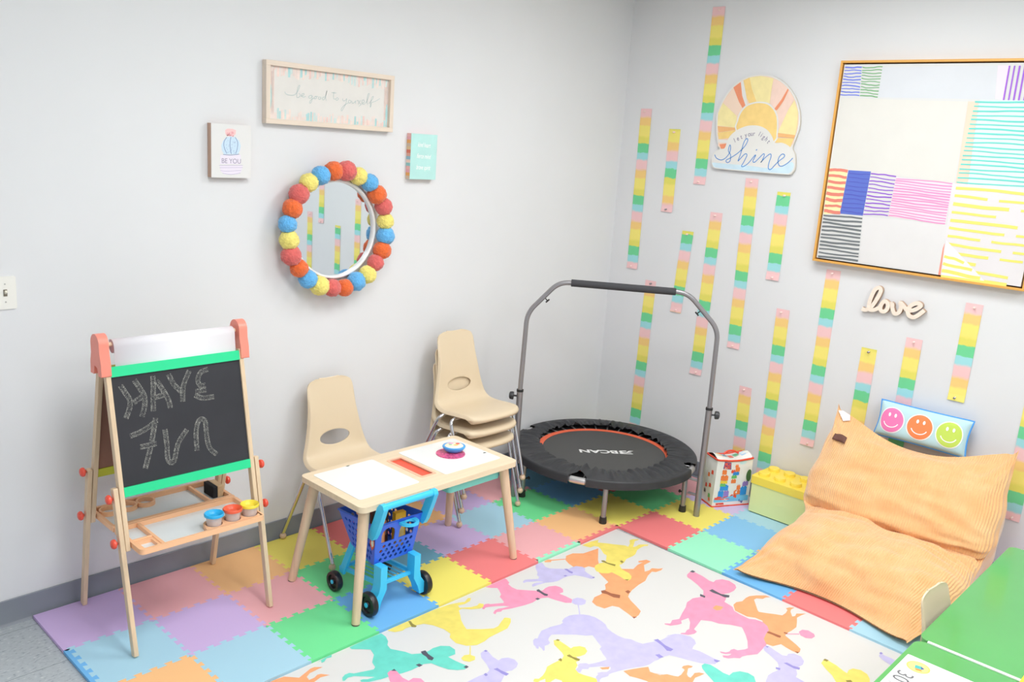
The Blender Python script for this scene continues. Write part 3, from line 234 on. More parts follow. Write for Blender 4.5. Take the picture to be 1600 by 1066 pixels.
SUN_ART=[('peach',[(0.715,2.2397),(0.6649,2.1665),(0.7561,2.0957),(0.7624,2.126),(0.7901,2.1267),(0.7634,2.1682)]),('pale',[(0.6622,2.1603),(0.6396,2.1047),(0.6452,2.0371),(0.7619,2.0291),(0.7566,2.0927)]),('amber',[(0.6456,2.034),(0.6567,2.0004),(0.7668,2.0189),(0.7633,2.0291)]),('gold',[(0.6519,1.9984),(0.6639,1.9636),(0.7309,1.9728),(0.7636,2.017)]),('white',[(0.6627,1.9617),(0.7253,1.9615),(0.7168,1.9456),(0.6686,1.9452)]),('coral',[(0.6706,1.9359),(0.7171,1.9432),(0.7067,1.9148),(0.6839,1.913)]),('coral',[(0.7167,2.2427),(0.7574,2.271),(0.774,2.2163),(0.8052,2.142),(0.7935,2.1268),(0.76,2.1681)]),('white',[(0.7574,2.271),(0.7722,2.2782),(0.7947,2.2165),(0.8166,2.1441),(0.8075,2.1403),(0.7766,2.1984)]),('gold',[(0.7722,2.2788),(0.8076,2.2948),(0.8281,2.2464),(0.8661,2.17),(0.8271,2.1574),(0.8058,2.1868)]),('pale',[(0.8076,2.2948),(0.874,2.3024),(0.9487,2.289),(0.9449,2.2472),(0.944,2.1626),(0.9067,2.1678),(0.8661,2.17),(0.8297,2.2346)]),('rose',[(0.9489,2.2878),(0.9973,2.2677),(1.0369,2.2392),(1.0152,2.19),(0.9774,2.1369),(0.9477,2.1597),(0.9466,2.2356)]),('coral',[(1.0369,2.2392),(1.0425,2.2318),(1.0233,2.1785),(0.9917,2.1285),(0.973,2.131),(1.0096,2.1841)]),('rose',[(1.0446,2.2307),(1.08,2.1852),(1.0558,2.1329),(1.0164,2.0268),(0.9988,2.1024),(1.0186,2.1669)]),('pale',[(1.0827,2.1795),(1.1114,2.1227),(1.1177,2.0596),(1.1132,2.0044),(1.0152,2.012),(1.0188,2.0327),(1.0558,2.1329)]),('amber',[(1.012,2.0119),(1.1132,2.0044),(1.109,1.9897),(1.0117,1.9913)]),('gold',[(1.0126,1.9854),(1.1092,1.9886),(1.0936,1.9423),(1.042,1.9632),(1.0062,1.9615)]),('white',[(0.7644,2.0109),(0.7624,2.0656),(0.7735,2.1112),(0.8041,2.1498),(0.8464,2.1655),(0.8862,2.1704),(0.9371,2.1642),(0.9754,2.1369),(1.0012,2.0995),(1.0116,2.0501),(1.0144,2.0091),(1.0073,1.9674),(0.8992,1.89)]),('gold',[(0.7728,2.0112),(0.7708,2.0658),(0.7818,2.1066),(0.81,2.1421),(0.8488,2.1578),(0.8873,2.1627),(0.9323,2.1565),(0.969,2.1315),(0.9933,2.0952),(1.0032,2.0498),(1.0059,2.0087),(0.9984,1.97),(0.8975,1.9019)]),('white',[(0.6435,1.8186),(0.6335,1.8431),(0.6387,1.8812),(0.6647,1.9045),(0.7065,1.9161),(0.7165,1.9475),(0.7327,1.9851),(0.7706,2.0172),(0.8164,2.0383),(0.8634,2.046),(0.9114,2.0418),(0.9543,2.0226),(0.9855,1.9901),(1.0029,1.9613),(1.042,1.9632),(1.0759,1.9531),(1.1045,1.9341),(1.1242,1.9088),(1.1322,1.8683),(1.1332,1.8272),(1.1139,1.8052),(1.0789,1.8008),(0.8776,1.8003),(0.7005,1.8023),(0.6563,1.8056)]),('sky',[(0.6453,1.8218),(0.6421,1.8342),(0.6889,1.8341),(0.768,1.8329),(0.887,1.8315),(0.9828,1.8258),(1.0605,1.837),(1.108,1.8667),(1.1276,1.8562),(1.1264,1.8297),(1.1099,1.8108),(1.0782,1.8056),(0.877,1.8052),(0.6998,1.8073),(0.6571,1.81)])]
SUN_SHINE=[(0.65,1.8787),(0.6634,1.8607),(0.6937,1.8519),(0.7209,1.8641),(0.7419,1.8932),(0.7451,1.9212),(0.7381,1.9362),(0.7331,1.9051),(0.7506,1.8814),(0.7514,1.8505),(0.7349,1.8401),(0.7261,1.852),(0.7559,1.8693),(0.7945,1.8962),(0.831,1.9348),(0.8439,1.9657),(0.8358,1.9744),(0.8215,1.9525),(0.8119,1.8971),(0.8005,1.8535),(0.8127,1.8666),(0.8369,1.8925),(0.8502,1.8871),(0.836,1.8496),(0.8252,1.8274),(0.836,1.8251),(0.8644,1.8453),(0.8933,1.8836),(0.9026,1.8901),(0.895,1.8715),(0.8904,1.8561),(0.9011,1.8525),(0.922,1.8732),(0.9454,1.8986),(0.9529,1.8931),(0.9439,1.8624),(0.9382,1.8548),(0.9613,1.8815),(0.9852,1.9009),(0.9935,1.8894),(0.9855,1.853),(0.9861,1.826),(1.0001,1.821),(1.0201,1.8433),(1.0428,1.8686),(1.0661,1.8878),(1.0695,1.8998),(1.0571,1.905),(1.0426,1.8923),(1.0363,1.8682),(1.0462,1.845),(1.0661,1.8433),(1.0957,1.863),(1.1177,1.8879)]
SUN_DOT=[(0.9012,1.9142),(0.9056,1.9217)]
SUN_ARC=[(0.7644,1.9608),(0.7825,1.972),(0.8021,1.982),(0.8132,1.9874),(0.8284,1.9923),(0.8483,1.998),(0.8629,2.001),(0.8764,2.0021),(0.8933,2.0028),(0.909,2.0017),(0.922,1.9963),(0.9368,1.9868),(0.9529,1.9768),(0.9681,1.9644)]
PAINT=[('p','wash',[(1.5241,2.3393),(2.0711,2.3424),(2.0745,2.1984),(1.5236,2.1992)]),('p','cream',[(1.3345,2.1932),(1.9356,2.1872),(1.9361,1.824),(1.3343,1.8499)]),('p','pinkwash',[(2.0327,2.3428),(2.0819,2.3423),(2.0834,2.1944),(2.0464,2.2008)]),('p','peach',[(1.9356,2.1872),(1.9785,2.188),(1.9962,1.8336),(1.9432,1.8171)]),('p','straw',[(1.3343,1.8499),(1.4298,1.8497),(1.4254,1.6296),(1.3375,1.6171)]),('p','cobalt',[(1.4338,1.8466),(1.5465,1.8479),(1.5402,1.6313),(1.422,1.6292)]),('p','pinkwash',[(1.6716,1.8289),(1.9334,1.8225),(1.9297,1.631),(1.6661,1.6412)]),('p','greywash',[(1.5427,1.6282),(1.9416,1.6323),(1.9425,1.3922),(1.5575,1.4038)]),('p','coral',[(1.9402,1.6226),(1.967,1.6067),(1.9496,1.5921)]),('p','coral',[(1.938,1.5205),(1.9427,1.5467),(1.9485,1.3931),(1.9383,1.3916)]),('s','blue',10,0.0042,[(1.3393,2.3407),(1.4235,2.3388),(1.3352,2.2108),(1.4324,2.2056)]),('s','green',11,0.0035,[(1.426,2.34),(1.5241,2.3393),(1.4354,2.2075),(1.5233,2.2011)]),('s','red',8,0.011,[(1.3354,1.8432),(1.4311,1.8418),(1.3385,1.6345),(1.4247,1.6343)]),('s','violet',12,0.004,[(1.5478,1.8394),(1.671,1.8328),(1.542,1.6416),(1.6624,1.6441)]),('s','indigo',10,0.003,[(1.4396,1.8317),(1.5455,1.8327),(1.4268,1.6434),(1.5383,1.6432)]),('s','pink',16,0.0045,[(1.6723,1.8245),(1.9309,1.8192),(1.6654,1.6457),(1.929,1.6353)]),('s','grey',12,0.0065,[(1.3395,1.6138),(1.5404,1.6165),(1.3421,1.4039),(1.5515,1.4071)])]
P_TEAL=[(1.9645,2.1866),(1.947,1.8298)]
P_YEL=[(1.9487,1.8021),(1.9514,1.3936)]
P_PUR=[(2.0794,2.3412),(2.0805,2.1956)]
P_TRI=[(1.9478,1.5601),(2.1409,1.3973),(1.9509,1.3967)]
LOVE=[[(1.599,1.1697),(1.6198,1.1666),(1.6463,1.1896),(1.6685,1.2371),(1.6788,1.2756),(1.6671,1.287),(1.6494,1.2741),(1.6362,1.2316),(1.6322,1.1939),(1.6389,1.1728),(1.6588,1.1736),(1.6828,1.1894),(1.6953,1.2137),(1.7063,1.2269),(1.7205,1.2194),(1.7263,1.2038),(1.7199,1.1827),(1.7051,1.1733),(1.6915,1.1842),(1.6928,1.2092)],[(1.7203,1.2207),(1.7308,1.2159),(1.7434,1.2181),(1.748,1.1977),(1.7622,1.1737),(1.7814,1.1825),(1.7883,1.2102),(1.7811,1.2313),(1.8012,1.2171),(1.8197,1.2007),(1.8529,1.2087),(1.8788,1.2328),(1.8628,1.243),(1.8369,1.23),(1.8225,1.2032),(1.8315,1.1785),(1.854,1.1722),(1.8751,1.1879),(1.8984,1.2149)]]
GOOD=[[(1.0469,2.0088),(1.0536,2.0002),(1.0756,1.9965),(1.0976,2.002),(1.1129,2.022),(1.1193,2.0394),(1.1127,2.0369),(1.1063,2.014),(1.1058,1.9915),(1.1156,1.9923),(1.1222,2.0023),(1.1145,2.0072)],[(1.1245,1.9968),(1.1379,2.0017),(1.1401,2.0087),(1.1311,2.0068),(1.129,1.9972),(1.138,1.9942),(1.1493,1.9989)],[(1.1797,2.0052),(1.1674,2.0023),(1.163,1.9944),(1.1744,1.9934),(1.1811,2.0035),(1.1792,1.9824),(1.1726,1.9724),(1.168,1.974),(1.1746,1.9859),(1.1928,1.9957)],[(1.1972,2.0029),(1.1904,1.9966),(1.1952,1.9913),(1.2029,1.9977),(1.1972,2.0029),(1.2111,2.0022)],[(1.2167,2.0026),(1.2113,1.9946),(1.2184,1.9913),(1.2252,1.9976),(1.2195,2.0029)],[(1.2424,2.0048),(1.2322,1.9982),(1.2347,1.9907),(1.244,1.9972),(1.2549,2.0307),(1.2485,2.0034),(1.2536,1.9884)],[(1.2906,2.0281),(1.2886,2.0105),(1.2913,1.9992),(1.2985,1.9997)],[(1.2787,2.0251),(1.3026,2.0253)],[(1.3079,2.0063),(1.3009,1.9999),(1.3059,1.9945),(1.3153,2.0011),(1.3079,2.0063)],[(1.337,2.0048),(1.3397,1.9953),(1.3519,1.9982),(1.359,2.0066),(1.3547,1.9847),(1.3431,1.9642),(1.3337,1.9517),(1.3311,1.9594),(1.3452,1.9761),(1.3693,1.9898)],[(1.3739,2.0019),(1.3667,1.9935),(1.3743,1.9882),(1.3825,1.9959),(1.3748,2.002)],[(1.3863,1.999),(1.3891,1.9894),(1.399,1.9921),(1.4062,2.0006),(1.4066,1.9887)],[(1.4137,1.9992),(1.4161,2.0034),(1.4237,2.0),(1.4217,1.9859)],[(1.4336,2.0048),(1.4264,1.9943),(1.4368,1.9871),(1.4245,1.9782)],[(1.4416,1.9935),(1.4541,1.9984),(1.4512,2.0082),(1.4412,2.0034),(1.4443,1.9897),(1.4569,1.9907)],[(1.4594,1.9929),(1.4715,2.0098),(1.4807,2.0366),(1.4731,2.0339),(1.4691,2.0056),(1.4723,1.9898)],[(1.4798,1.9944),(1.4971,2.0119),(1.5043,2.0265),(1.4966,2.0239),(1.4899,1.9993),(1.4881,1.979),(1.4929,1.9874),(1.495,1.9997),(1.5154,2.0073),(1.5409,2.0215)]]
CHALK=[[(0.2069,0.9659),(0.2204,0.9384),(0.2328,0.9108),(0.2295,0.8815),(0.2124,0.8482)],[(0.2563,0.9777),(0.2721,0.9474),(0.2856,0.9151),(0.2831,0.881),(0.2691,0.8444)],[(0.2453,0.8981),(0.2793,0.9162)],[(0.3236,0.983),(0.3219,0.9485),(0.3163,0.9059),(0.3116,0.8565)],[(0.3346,0.964),(0.3546,0.926),(0.3705,0.8883),(0.3746,0.8567)],[(0.3214,0.905),(0.3549,0.9084)],[(0.3809,0.9814),(0.3967,0.9416),(0.4206,0.9112)],[(0.461,0.9834),(0.4381,0.9443),(0.4279,0.9146),(0.4232,0.8729)],[(0.5335,0.9779),(0.5041,0.9706),(0.4895,0.9456),(0.4963,0.922),(0.5175,0.9202)],[(0.5179,0.9019),(0.4753,0.9027)],[(0.4715,0.8897),(0.5004,0.8738),(0.5458,0.8719)],[(0.2193,0.7826),(0.2715,0.7957),(0.3198,0.8218)],[(0.3169,0.8314),(0.2914,0.7426),(0.26,0.6582)],[(0.2497,0.7381),(0.3105,0.7387)],[(0.3459,0.7842),(0.3467,0.7315),(0.3454,0.6723),(0.3656,0.6613),(0.3887,0.723),(0.428,0.7687)],[(0.4573,0.6822),(0.4606,0.7491),(0.4767,0.7934),(0.5,0.7864),(0.5006,0.7278),(0.507,0.6828),(0.5325,0.6528)]]
CACT={'flower':[(0.7709,1.8383),(0.7812,1.8442),(0.8019,1.8448),(0.8175,1.8401),(0.8158,1.8238),(0.8018,1.8152),(0.7777,1.8161),(0.7715,1.826)],'body':[(0.7776,1.8109),(0.7949,1.8158),(0.8157,1.8128),(0.8315,1.7995),(0.8385,1.7809),(0.8349,1.7619),(0.8261,1.7467),(0.7652,1.7443),(0.7568,1.7586),(0.7542,1.7771),(0.7621,1.7961)],'lines':[[(0.7776,1.8109),(0.7662,1.7932),(0.7661,1.7715),(0.7773,1.747)],[(0.7956,1.8127),(0.792,1.7945),(0.7919,1.7726),(0.797,1.7462)],[(0.814,1.8127),(0.8248,1.7929),(0.8226,1.7676),(0.8156,1.7478)],[(0.7618,1.7432),(0.7946,1.742),(0.8314,1.7469)]],'pot':[(0.7505,1.7406),(0.8384,1.7446),(0.8395,1.7075),(0.7479,1.7047)],'bowl':[(0.7478,1.699),(0.8466,1.7019),(0.8419,1.6795),(0.8259,1.6669),(0.7665,1.6656),(0.7518,1.6766)],'pl':[[(0.7444,1.6996),(0.8473,1.7032)],[(0.7461,1.6909),(0.8473,1.6943)],[(0.7494,1.6803),(0.7735,1.6778),(0.8401,1.6826)],[(0.7579,1.6705),(0.7943,1.665),(0.8366,1.6723)]]}
# ------------------------------------------------------------------ the room
def wall_mat(name, rgb):
    m = M(name, rgb, .75, var=.012, vscale=3, bs=.12, bscale=260, bdist=.0006); return m
WALL = wall_mat('wall_paint', (225, 226, 229)); 
def floor_mat():
    m = M('vinyl_floor', (160, 166, 172), .4); nt = m.node_tree; b = nt.nodes['Principled BSDF']
    sp = ramp(nt, noise_node(nt, 60, 3, None, (1, 2.2, 1)), [(.30, lin((138, 146, 156))), (.42, lin((176, 183, 188))), (.62, lin((180, 187, 192))), (.72, lin((212, 215, 214)))])
    br = nt.nodes.new('ShaderNodeTexBrick'); br.offset = 0; br.inputs['Scale'].default_value = 1; br.inputs['Mortar Size'].default_value = .0012
    br.inputs['Brick Width'].default_value = .305; br.inputs['Row Height'].default_value = .305
    tc = nt.nodes.new('ShaderNodeTexCoord'); nt.links.new(tc.outputs['Object'], br.inputs['Vector'])
    nt.links.new(sp, br.inputs['Color1']); nt.links.new(sp, br.inputs['Color2']); br.inputs['Mortar'].default_value = (*lin((110, 116, 122)), 1)
    nt.links.new(br.outputs[0], b.inputs['Base Color']); return m
X0, Y0 = -3.3, -5.6
def struct(name, a, b, m):
    o = MB().box(a, b, m).build(name, smooth=0); tag(o, kind='structure'); return o
struct('floor', (X0 - .1, Y0 - .1, FLOOR - .1), (XW + .1, YW + .1, FLOOR), floor_mat())
struct('wall_left', (X0 - .1, YW, FLOOR), (XW + .1, YW + .1, CEIL), WALL)
struct('wall_right', (XW, Y0 - .1, FLOOR), (XW + .1, YW, CEIL), WALL)
struct('wall_back', (X0 - .1, Y0 - .1, FLOOR), (X0, YW, CEIL), WALL)
struct('wall_front', (X0, Y0 - .1, FLOOR), (XW, Y0, CEIL), WALL)
struct('ceiling', (X0 - .1, Y0 - .1, CEIL), (XW + .1, YW + .1, CEIL + .1), M('ceiling_tile', (236, 235, 230), .9, bs=.3, bscale=120))
BASE = M('baseboard_rubber', (132, 138, 148), .45, var=.05, vscale=6)
def baseboard(name, p, q, nrm):
    b = MB(); P, Q, n = Vector(p), Vector(q), Vector(nrm); prof = [(0, .098), (.003, .100), (.006, .097), (.006, .018), (.009, .008), (.018, .002), (.019, 0), (0, 0)]
    vs = [c + n * u + Vector((0, 0, v)) for c in (P, Q) for u, v in prof]; k = len(prof)
    b.add(vs, [(i, (i + 1) % k, k + (i + 1) % k, k + i) for i in range(k)] + [tuple(reversed(range(k))), tuple(range(k, 2 * k))], BASE)
    tag(b.build(name, smooth=30, recalc=True), kind='structure')
baseboard('baseboard_left', (X0, YW, FLOOR), (XW, YW, FLOOR), (0, -1, 0))
baseboard('baseboard_right', (XW, YW - .02, FLOOR), (XW, Y0, FLOOR), (-1, 0, 0))
# ceiling lights
lens = M('light_diffuser', (255, 252, 245), .5, emit=3); tin = M('white_steel', (240, 240, 238), .4)
for i, (x, y, wt) in enumerate(TROFFERS):
    t = root('ceiling_light', (x, y, CEIL - .05), 'recessed fluorescent ceiling light with a flat white diffuser, %s' % ('near the easel', 'over the chairs and trampoline', 'in the middle of the room', 'over the green table', 'behind the camera')[i], 'light', 'ceiling lights')
    f = MB()
    for a, b in (((x - TSX / 2 - .03, y - TSY / 2 - .03), (x + TSX / 2 + .03, y - TSY / 2)), ((x - TSX / 2 - .03, y + TSY / 2), (x + TSX / 2 + .03, y + TSY / 2 + .03)), ((x - TSX / 2 - .03, y - TSY / 2), (x - TSX / 2, y + TSY / 2)), ((x + TSX / 2, y - TSY / 2), (x + TSX / 2 + .03, y + TSY / 2))):
        f.box((*a, CEIL - .03), (*b, CEIL), tin)
    f.build('frame', t, smooth=0)
    MB().box((x - TSX / 2, y - TSY / 2, CEIL - .02), (x + TSX / 2, y + TSY / 2, CEIL - .012), lens).build('diffuser', t, smooth=0)
    L = bpy.data.lights.new('lamp', 'AREA'); L.shape = 'RECTANGLE'; L.size = TSX; L.size_y = TSY; L.energy = wt; L.color = LCOL
    lo = bpy.data.objects.new('lamp', L); COL.objects.link(lo); lo.location = (0, 0, .026); lo.parent = t
# ------------------------------------------------------------------ foam tile mat
S = .305
FC = dict(azure=(134, 196, 240), purple=(206, 180, 228), pink=(240, 176, 182), orange=(248, 194, 136), yellow=(244, 230, 112), red=(240, 128, 130), green=(114, 226, 152), blue=(112, 182, 236), skyblue=(170, 212, 232), teal=(112, 172, 202), mint=(156, 238, 200), lavender=(212, 194, 230))  # teal: blue foam with the shade under the trampoline in its colour
def foam(c): return M('foam_' + c, FC[c], .62, bs=.25, bscale=420, bdist=.0006)
ROWS = [['purple', 'pink', 'orange', 'yellow', 'red', 'orange', 'purple', 'pink', 'teal', 'purple', 'yellow'],
        ['skyblue', 'purple', 'pink', 'green', 'teal', 'purple', 'skyblue', 'green', 'blue', 'red', 'green'],
        ['orange', 'skyblue', 'green', 'blue', 'yellow', 'red', 'pink', 'orange', 'yellow', 'green', 'pink'],
        [None] * 8 + ['red', 'yellow', 'lavender'], [None] * 8 + ['mint', 'azure', 'skyblue'], [None] * 8 + ['blue', 'orange', 'green'],
        [None] * 8 + ['red', 'green', 'yellow'], [None] * 8 + ['skyblue', 'purple', 'purple'], [None] * 8 + ['mint', 'purple', 'purple']]
def has(i, j): return 0 <= j < len(ROWS) and 0 <= i < 11 and ROWS[j][i] is not None
def vx(i, j):  # grid vertex (column i, row line j)
    x = i * S - (.018 if i == 0 else 0); 
    if i == 8 and j > 3: x -= .008 * (j - 3)
    if i == 11: x = 11 * S + .01
    return (x, -j * S + (0 if j else .0))
def edge(a, b, sgn, d=.016, n=6):
    """jigsaw line from a to b"""
    ax, ay = a; bx, by = b; L = math.hypot(bx - ax, by - ay); tx, ty = (bx - ax) / L, (by - ay) / L; nx, ny = -ty * sgn, tx * sgn; out = [a]
    for k in range(n):
        c0 = (k + .27) / n; c1 = (k + .73) / n; f = .05 / n
        for t, h in ((c0 + f, -d / 2), (c0 - f, d / 2), (c1 + f, d / 2), (c1 - f, -d / 2)):
            out.append((ax + tx * t * L + nx * h, ay + ty * t * L + ny * h))
    if n: # baseline shift at ends
        out.insert(1, (ax + tx * .02 * L - nx * d / 2, ay + ty * .02 * L - ny * d / 2)); out.append((ax + tx * .98 * L - nx * d / 2, ay + ty * .98 * L - ny * d / 2))
    out.append(b); return out
BIN = .022
def hline(i, j):  # line below row j-1 between column i and i+1
    a, b = vx(i, j), vx(i + 1, j)
    up, dn = has(i, j - 1), has(i, j)
    if j == 3 and i in (6, 7): a, b = (a[0], a[1] + BIN), (b[0], b[1] + BIN); return [vx(i, j)] * 0 + edge(a, b, 1)
    return edge(a, b, 1) if up and dn else [a, b]
def vline(i, j):
    a, b = vx(i, j), vx(i, j + 1)
    if i == 0 and j in (1, 2): a, b = (a[0] + BIN, a[1]), (b[0] + BIN, b[1]); return edge(a, b, 1)
    if has(i - 1, j) and has(i, j): 
        e = edge(a, b, 1)
        return e
    return [a, b]
words = ['first', 'second', 'third', 'fourth', 'fifth', 'sixth', 'seventh', 'eighth', 'ninth']
CW = dict(azure='sky blue', skyblue='pale blue', teal='shaded blue')
cn = lambda i, j: CW.get(ROWS[j][i], ROWS[j][i]) if has(i, j) else None
for j, row in enumerate(ROWS):
    for i, c in enumerate(row):
        if not c: continue
        poly = []
        for seg in (hline(i, j), vline(i + 1, j), hline(i, j + 1)[::-1], vline(i, j)[::-1]):
            for q in seg:
                if not poly or math.hypot(q[0] - poly[-1][0], q[1] - poly[-1][1]) > 1e-6: poly.append(q)
        if math.hypot(poly[0][0] - poly[-1][0], poly[0][1] - poly[-1][1]) < 1e-6: poly.pop()
        poly = poly[::-1]
        o = MB().prism(poly, XY, -.0, foam(c)) if 0 else MB().prism(poly, lambda u, v, h: Vector((u, v, -.0125 + h)), .0125, foam(c))
        o = o.build('foam_tile', smooth=0, recalc=True)
        l, r_ = cn(i - 1, j), cn(i + 1, j); up, dn = cn(i, j - 1), cn(i, j + 1)
        nb = [q for q in (('left of it', l), ('right of it', r_), ('behind it', up), ('in front of it', dn)) if q[1]]
        lab = '%s foam mat tile in the %s row from the easel wall, with %s' % (cn(i, j), words[j], ', '.join('%s %s' % (b_, a_.replace(' of it', '').replace(' it', '')) for a_, b_ in nb[:3]))
        tag(o, ' '.join(lab.split()[:16]).rstrip(','), 'mat tile', 'interlocking foam floor tiles')
def strip(x0, y0, x1, y1, c, label, vertical):
    if vertical: poly = [(x0, y0), (x0, y1)] + edge((x1, y1), (x1, y0), 1)
    else: poly = [(x0, y0), (x1, y0)] + edge((x0, y1), (x1, y1), 1)[::-1]
    o = MB().prism(poly, lambda u, v, h: Vector((u, v, -.0125 + h)), .0125, foam(c)).build('foam_edging_strip', smooth=0, recalc=True)
    tag(o, label, 'mat edging', 'toothed edging strips of the foam mat')
strip(6 * S, -3 * S, 7 * S, -3 * S + BIN, 'mint', 'thin mint green toothed edging strip along the pink tile beside the play mat', False)
strip(7 * S, -3 * S, 8 * S, -3 * S + BIN, 'red', 'thin red toothed edging strip along the orange tile beside the play mat', False)
strip(-.018, -2 * S, -.018 + BIN, -S, 'blue', 'bright blue toothed edging strip at the left end of the pale blue tile', True)
strip(-.018, -3 * S, -.018 + BIN, -2 * S, 'blue', 'bright blue toothed edging strip at the left end of the front orange tile', True)
# ------------------------------------------------------------------ poodle play mat
AC = dict(orange=(244, 166, 116), brown=(162, 96, 66), yellow=(238, 220, 112), olive=(150, 136, 62), lavender=(196, 190, 230), violet=(148, 140, 208), pink=(240, 152, 184), dark=(84, 84, 98), teal=(108, 212, 196))
b = MB(); wv = M('mat_white', (220, 219, 218), .42)
b.box((.25, -3.3, FLOOR + .0005), (8 * S - .022, -3 * S - .002, -.0100), wv)
order = {}
for k, (c, poly) in enumerate(RUG_ART):
    mt = M('mat_print_' + c, AC[c], .45, var=.06, vscale=25)
    z = -.0100 + .00012 + k * .00001
    P = [(min(x, 8 * S - .024), min(y, -3 * S - .004)) for x, y in poly]
    b.flat(P, XY, z, mt)
rug = b.build('play_mat', smooth=0); tag(rug, 'large white play mat printed with coloured poodles wearing bow ties', 'play mat')
# ------------------------------------------------------------------ things on the walls
def LWp(y): return lambda u, v, h: Vector((u, y - h, v))        # left wall: u = x, v = z
def RWp(x): return lambda u, v, h: Vector((x - h, -u, v))       # right wall: u = -y, v = z
# ribbon strips
def strip_mat():
    m = M('rainbow_paper', (250, 220, 120), .55); nt = m.node_tree; b = nt.nodes['Principled BSDF']
    uv = nt.nodes.new('ShaderNodeUVMap'); sx = nt.nodes.new('ShaderNodeSeparateXYZ'); nt.links.new(uv.outputs[0], sx.inputs[0])
    n = noise_node(nt, 26, 3); ms = nt.nodes.new('ShaderNodeMath'); ms.operation = 'MULTIPLY_ADD'; nt.links.new(n, ms.inputs[0]); ms.inputs[1].default_value = .07; nt.links.new(sx.outputs[1], ms.inputs[2])
    fr = nt.nodes.new('ShaderNodeMath'); fr.operation = 'FRACT'; nt.links.new(ms.outputs[0], fr.inputs[0])
    P_, O_, Y_, OL, G_, C_ = [lin(c) for c in ((244, 200, 202), (246, 206, 128), (245, 230, 122), (230, 222, 104), (112, 212, 152), (160, 220, 226))]
    col = ramp(nt, fr.outputs[0], [(0, P_), (.15, P_), (.20, O_), (.31, O_), (.35, Y_), (.52, Y_), (.57, OL), (.66, OL), (.675, G_), (.835, G_), (.85, C_), (.96, C_), (1, P_)])
    nt.links.new(col, b.inputs['Base Color']); return m
SM = strip_mat(); PINM = {'clear': M('pin_clear', (246, 214, 208), .2, coat=.5), 'steel': M('pin_steel', (150, 145, 150), .25, metal=.9)}
def paper_strip(u0, u1, zt, zb, phase, rev, where, lean=0, pins='cc', vis=True):
    L = zt - zb; n = max(8, int(L / .03)); mb = MB(); rnd = random.Random(int(u0 * 1000))
    for i in range(n):
        a, c = i / n, (i + 1) / n; vs = []
        for t, s_ in ((a, 0), (a, 1), (c, 1), (c, 0)):
            u = u0 + (u1 - u0) * s_ + lean * t; z = zt - L * t; cur = .0012 + .0022 * abs(math.sin(PI * t * 2.5 + u0 * 9))
            if t > .999: cur += .004
            vs.append(Vector((XW - cur, -u, z)))
        va, vc = (phase + a * L / .309, phase + c * L / .309) if not rev else (phase - a * L / .309, phase - c * L / .309)
        mb.add(vs, [(0, 1, 2, 3)], SM, [[(0, va), (1, va), (1, vc), (0, vc)]])
    o = mb.build('paper_strip', smooth=0, solid=.0004, soff=1, weld=True)
    tag(o, 'watercolour striped paper strip ' + where, 'paper strip', 'pastel paper strips pinned up the wall')
    um = (u0 + u1) / 2
    for k, z in enumerate((zt - .018, zb + .014)):
        if pins[k] == '-': continue
        kind = 'clear' if pins[k] == 'c' else 'steel'; c = (XW - .003, -(um + (lean if k else 0)) + rnd.uniform(-.008, .008), z)
        q = MB().lathe([(.0055, 0), (.0055, .002), (.0028, .004), (.0028, .008), (.005, .010), (.0052, .013), (.0035, .0145), (0, .0148)], PINM[kind], c, (-1, 0, 0), 12).build('pushpin', smooth=40)
        tag(q, '%s pin, %s of the strip %s' % ('clear' if kind == 'clear' else 'steel', ('top', 'bottom')[k], ' '.join(where.split()[:9]).rstrip(',')), 'push pin', 'push pins holding the paper strips')
NORM = -.02; CUT = .57
paper_strip(.521, .599, 2.67, 1.707, NORM, 0, 'reaching highest, left of the sun plaque', .0)
paper_strip(.104, .182, 2.118, 1.161, NORM, 0, 'closest to the room corner, upper row', .008)
paper_strip(.317, .395, 2.008, 1.53, .54, 1, 'second from the corner, short and starting yellow', .004, 'cs')
paper_strip(.484, .560, 1.434, .948, CUT, 0, 'just above the right end of the trampoline bar', -.024)
paper_strip(.655, .733, 1.56, .606, NORM, 0, 'crossing behind the right bend of the trampoline handlebar', -.014)
paper_strip(.851, .928, 1.765, .812, NORM, 0, 'directly below the sun plaque', .014)
paper_strip(1.047, 1.123, 1.708, 1.234, CUT, 0, 'short, right below the sun plaque, starting green', 0)
paper_strip(.260, .338, 1.108, .15, NORM, 0, 'running down behind the trampoline bar to its mat', -.012, 's-')
paper_strip(1.379, 1.455, 1.337, .379, NORM, 0, 'starting under the painting corner, left of the word love', -.004)
paper_strip(1.134, 1.210, 1.087, .125, NORM, 0, 'ending behind the yellow brick box', .012, 'c-')
paper_strip(.974, 1.050, .610, .132, NORM, 0, 'short and low, ending behind the toy block bag', .010, 'c-')
paper_strip(1.622, 1.700, .972, .49, .54, 1, 'short, rising behind the left corner of the orange lounger', -.004, 's-')
paper_strip(1.831, 1.908, 1.066, .11, NORM, 0, 'going down behind the smiley cushion', -.006, 'c-')
paper_strip(2.069, 2.145, 1.281, .808, NORM, 0, 'short, hanging alone right of the word love', -.004, 'cs')
paper_strip(2.388, 2.466, 1.27, .314, NORM, 0, 'at the right of the orange lounger, half hidden', 0, '-c')
paper_strip(3.360, 3.438, 1.154, .20, NORM, 0, 'farthest right, seen only in the mirror on its left side')
paper_strip(3.185, 3.262, 2.03, 1.073, NORM, 0, 'seen only at the top of the mirror')
paper_strip(2.935, 3.012, 1.078, .13, CUT, 0, 'seen only low in the middle of the mirror')
paper_strip(2.655, 2.733, 1.326, .37, NORM, 0, 'seen only at the right side of the mirror')
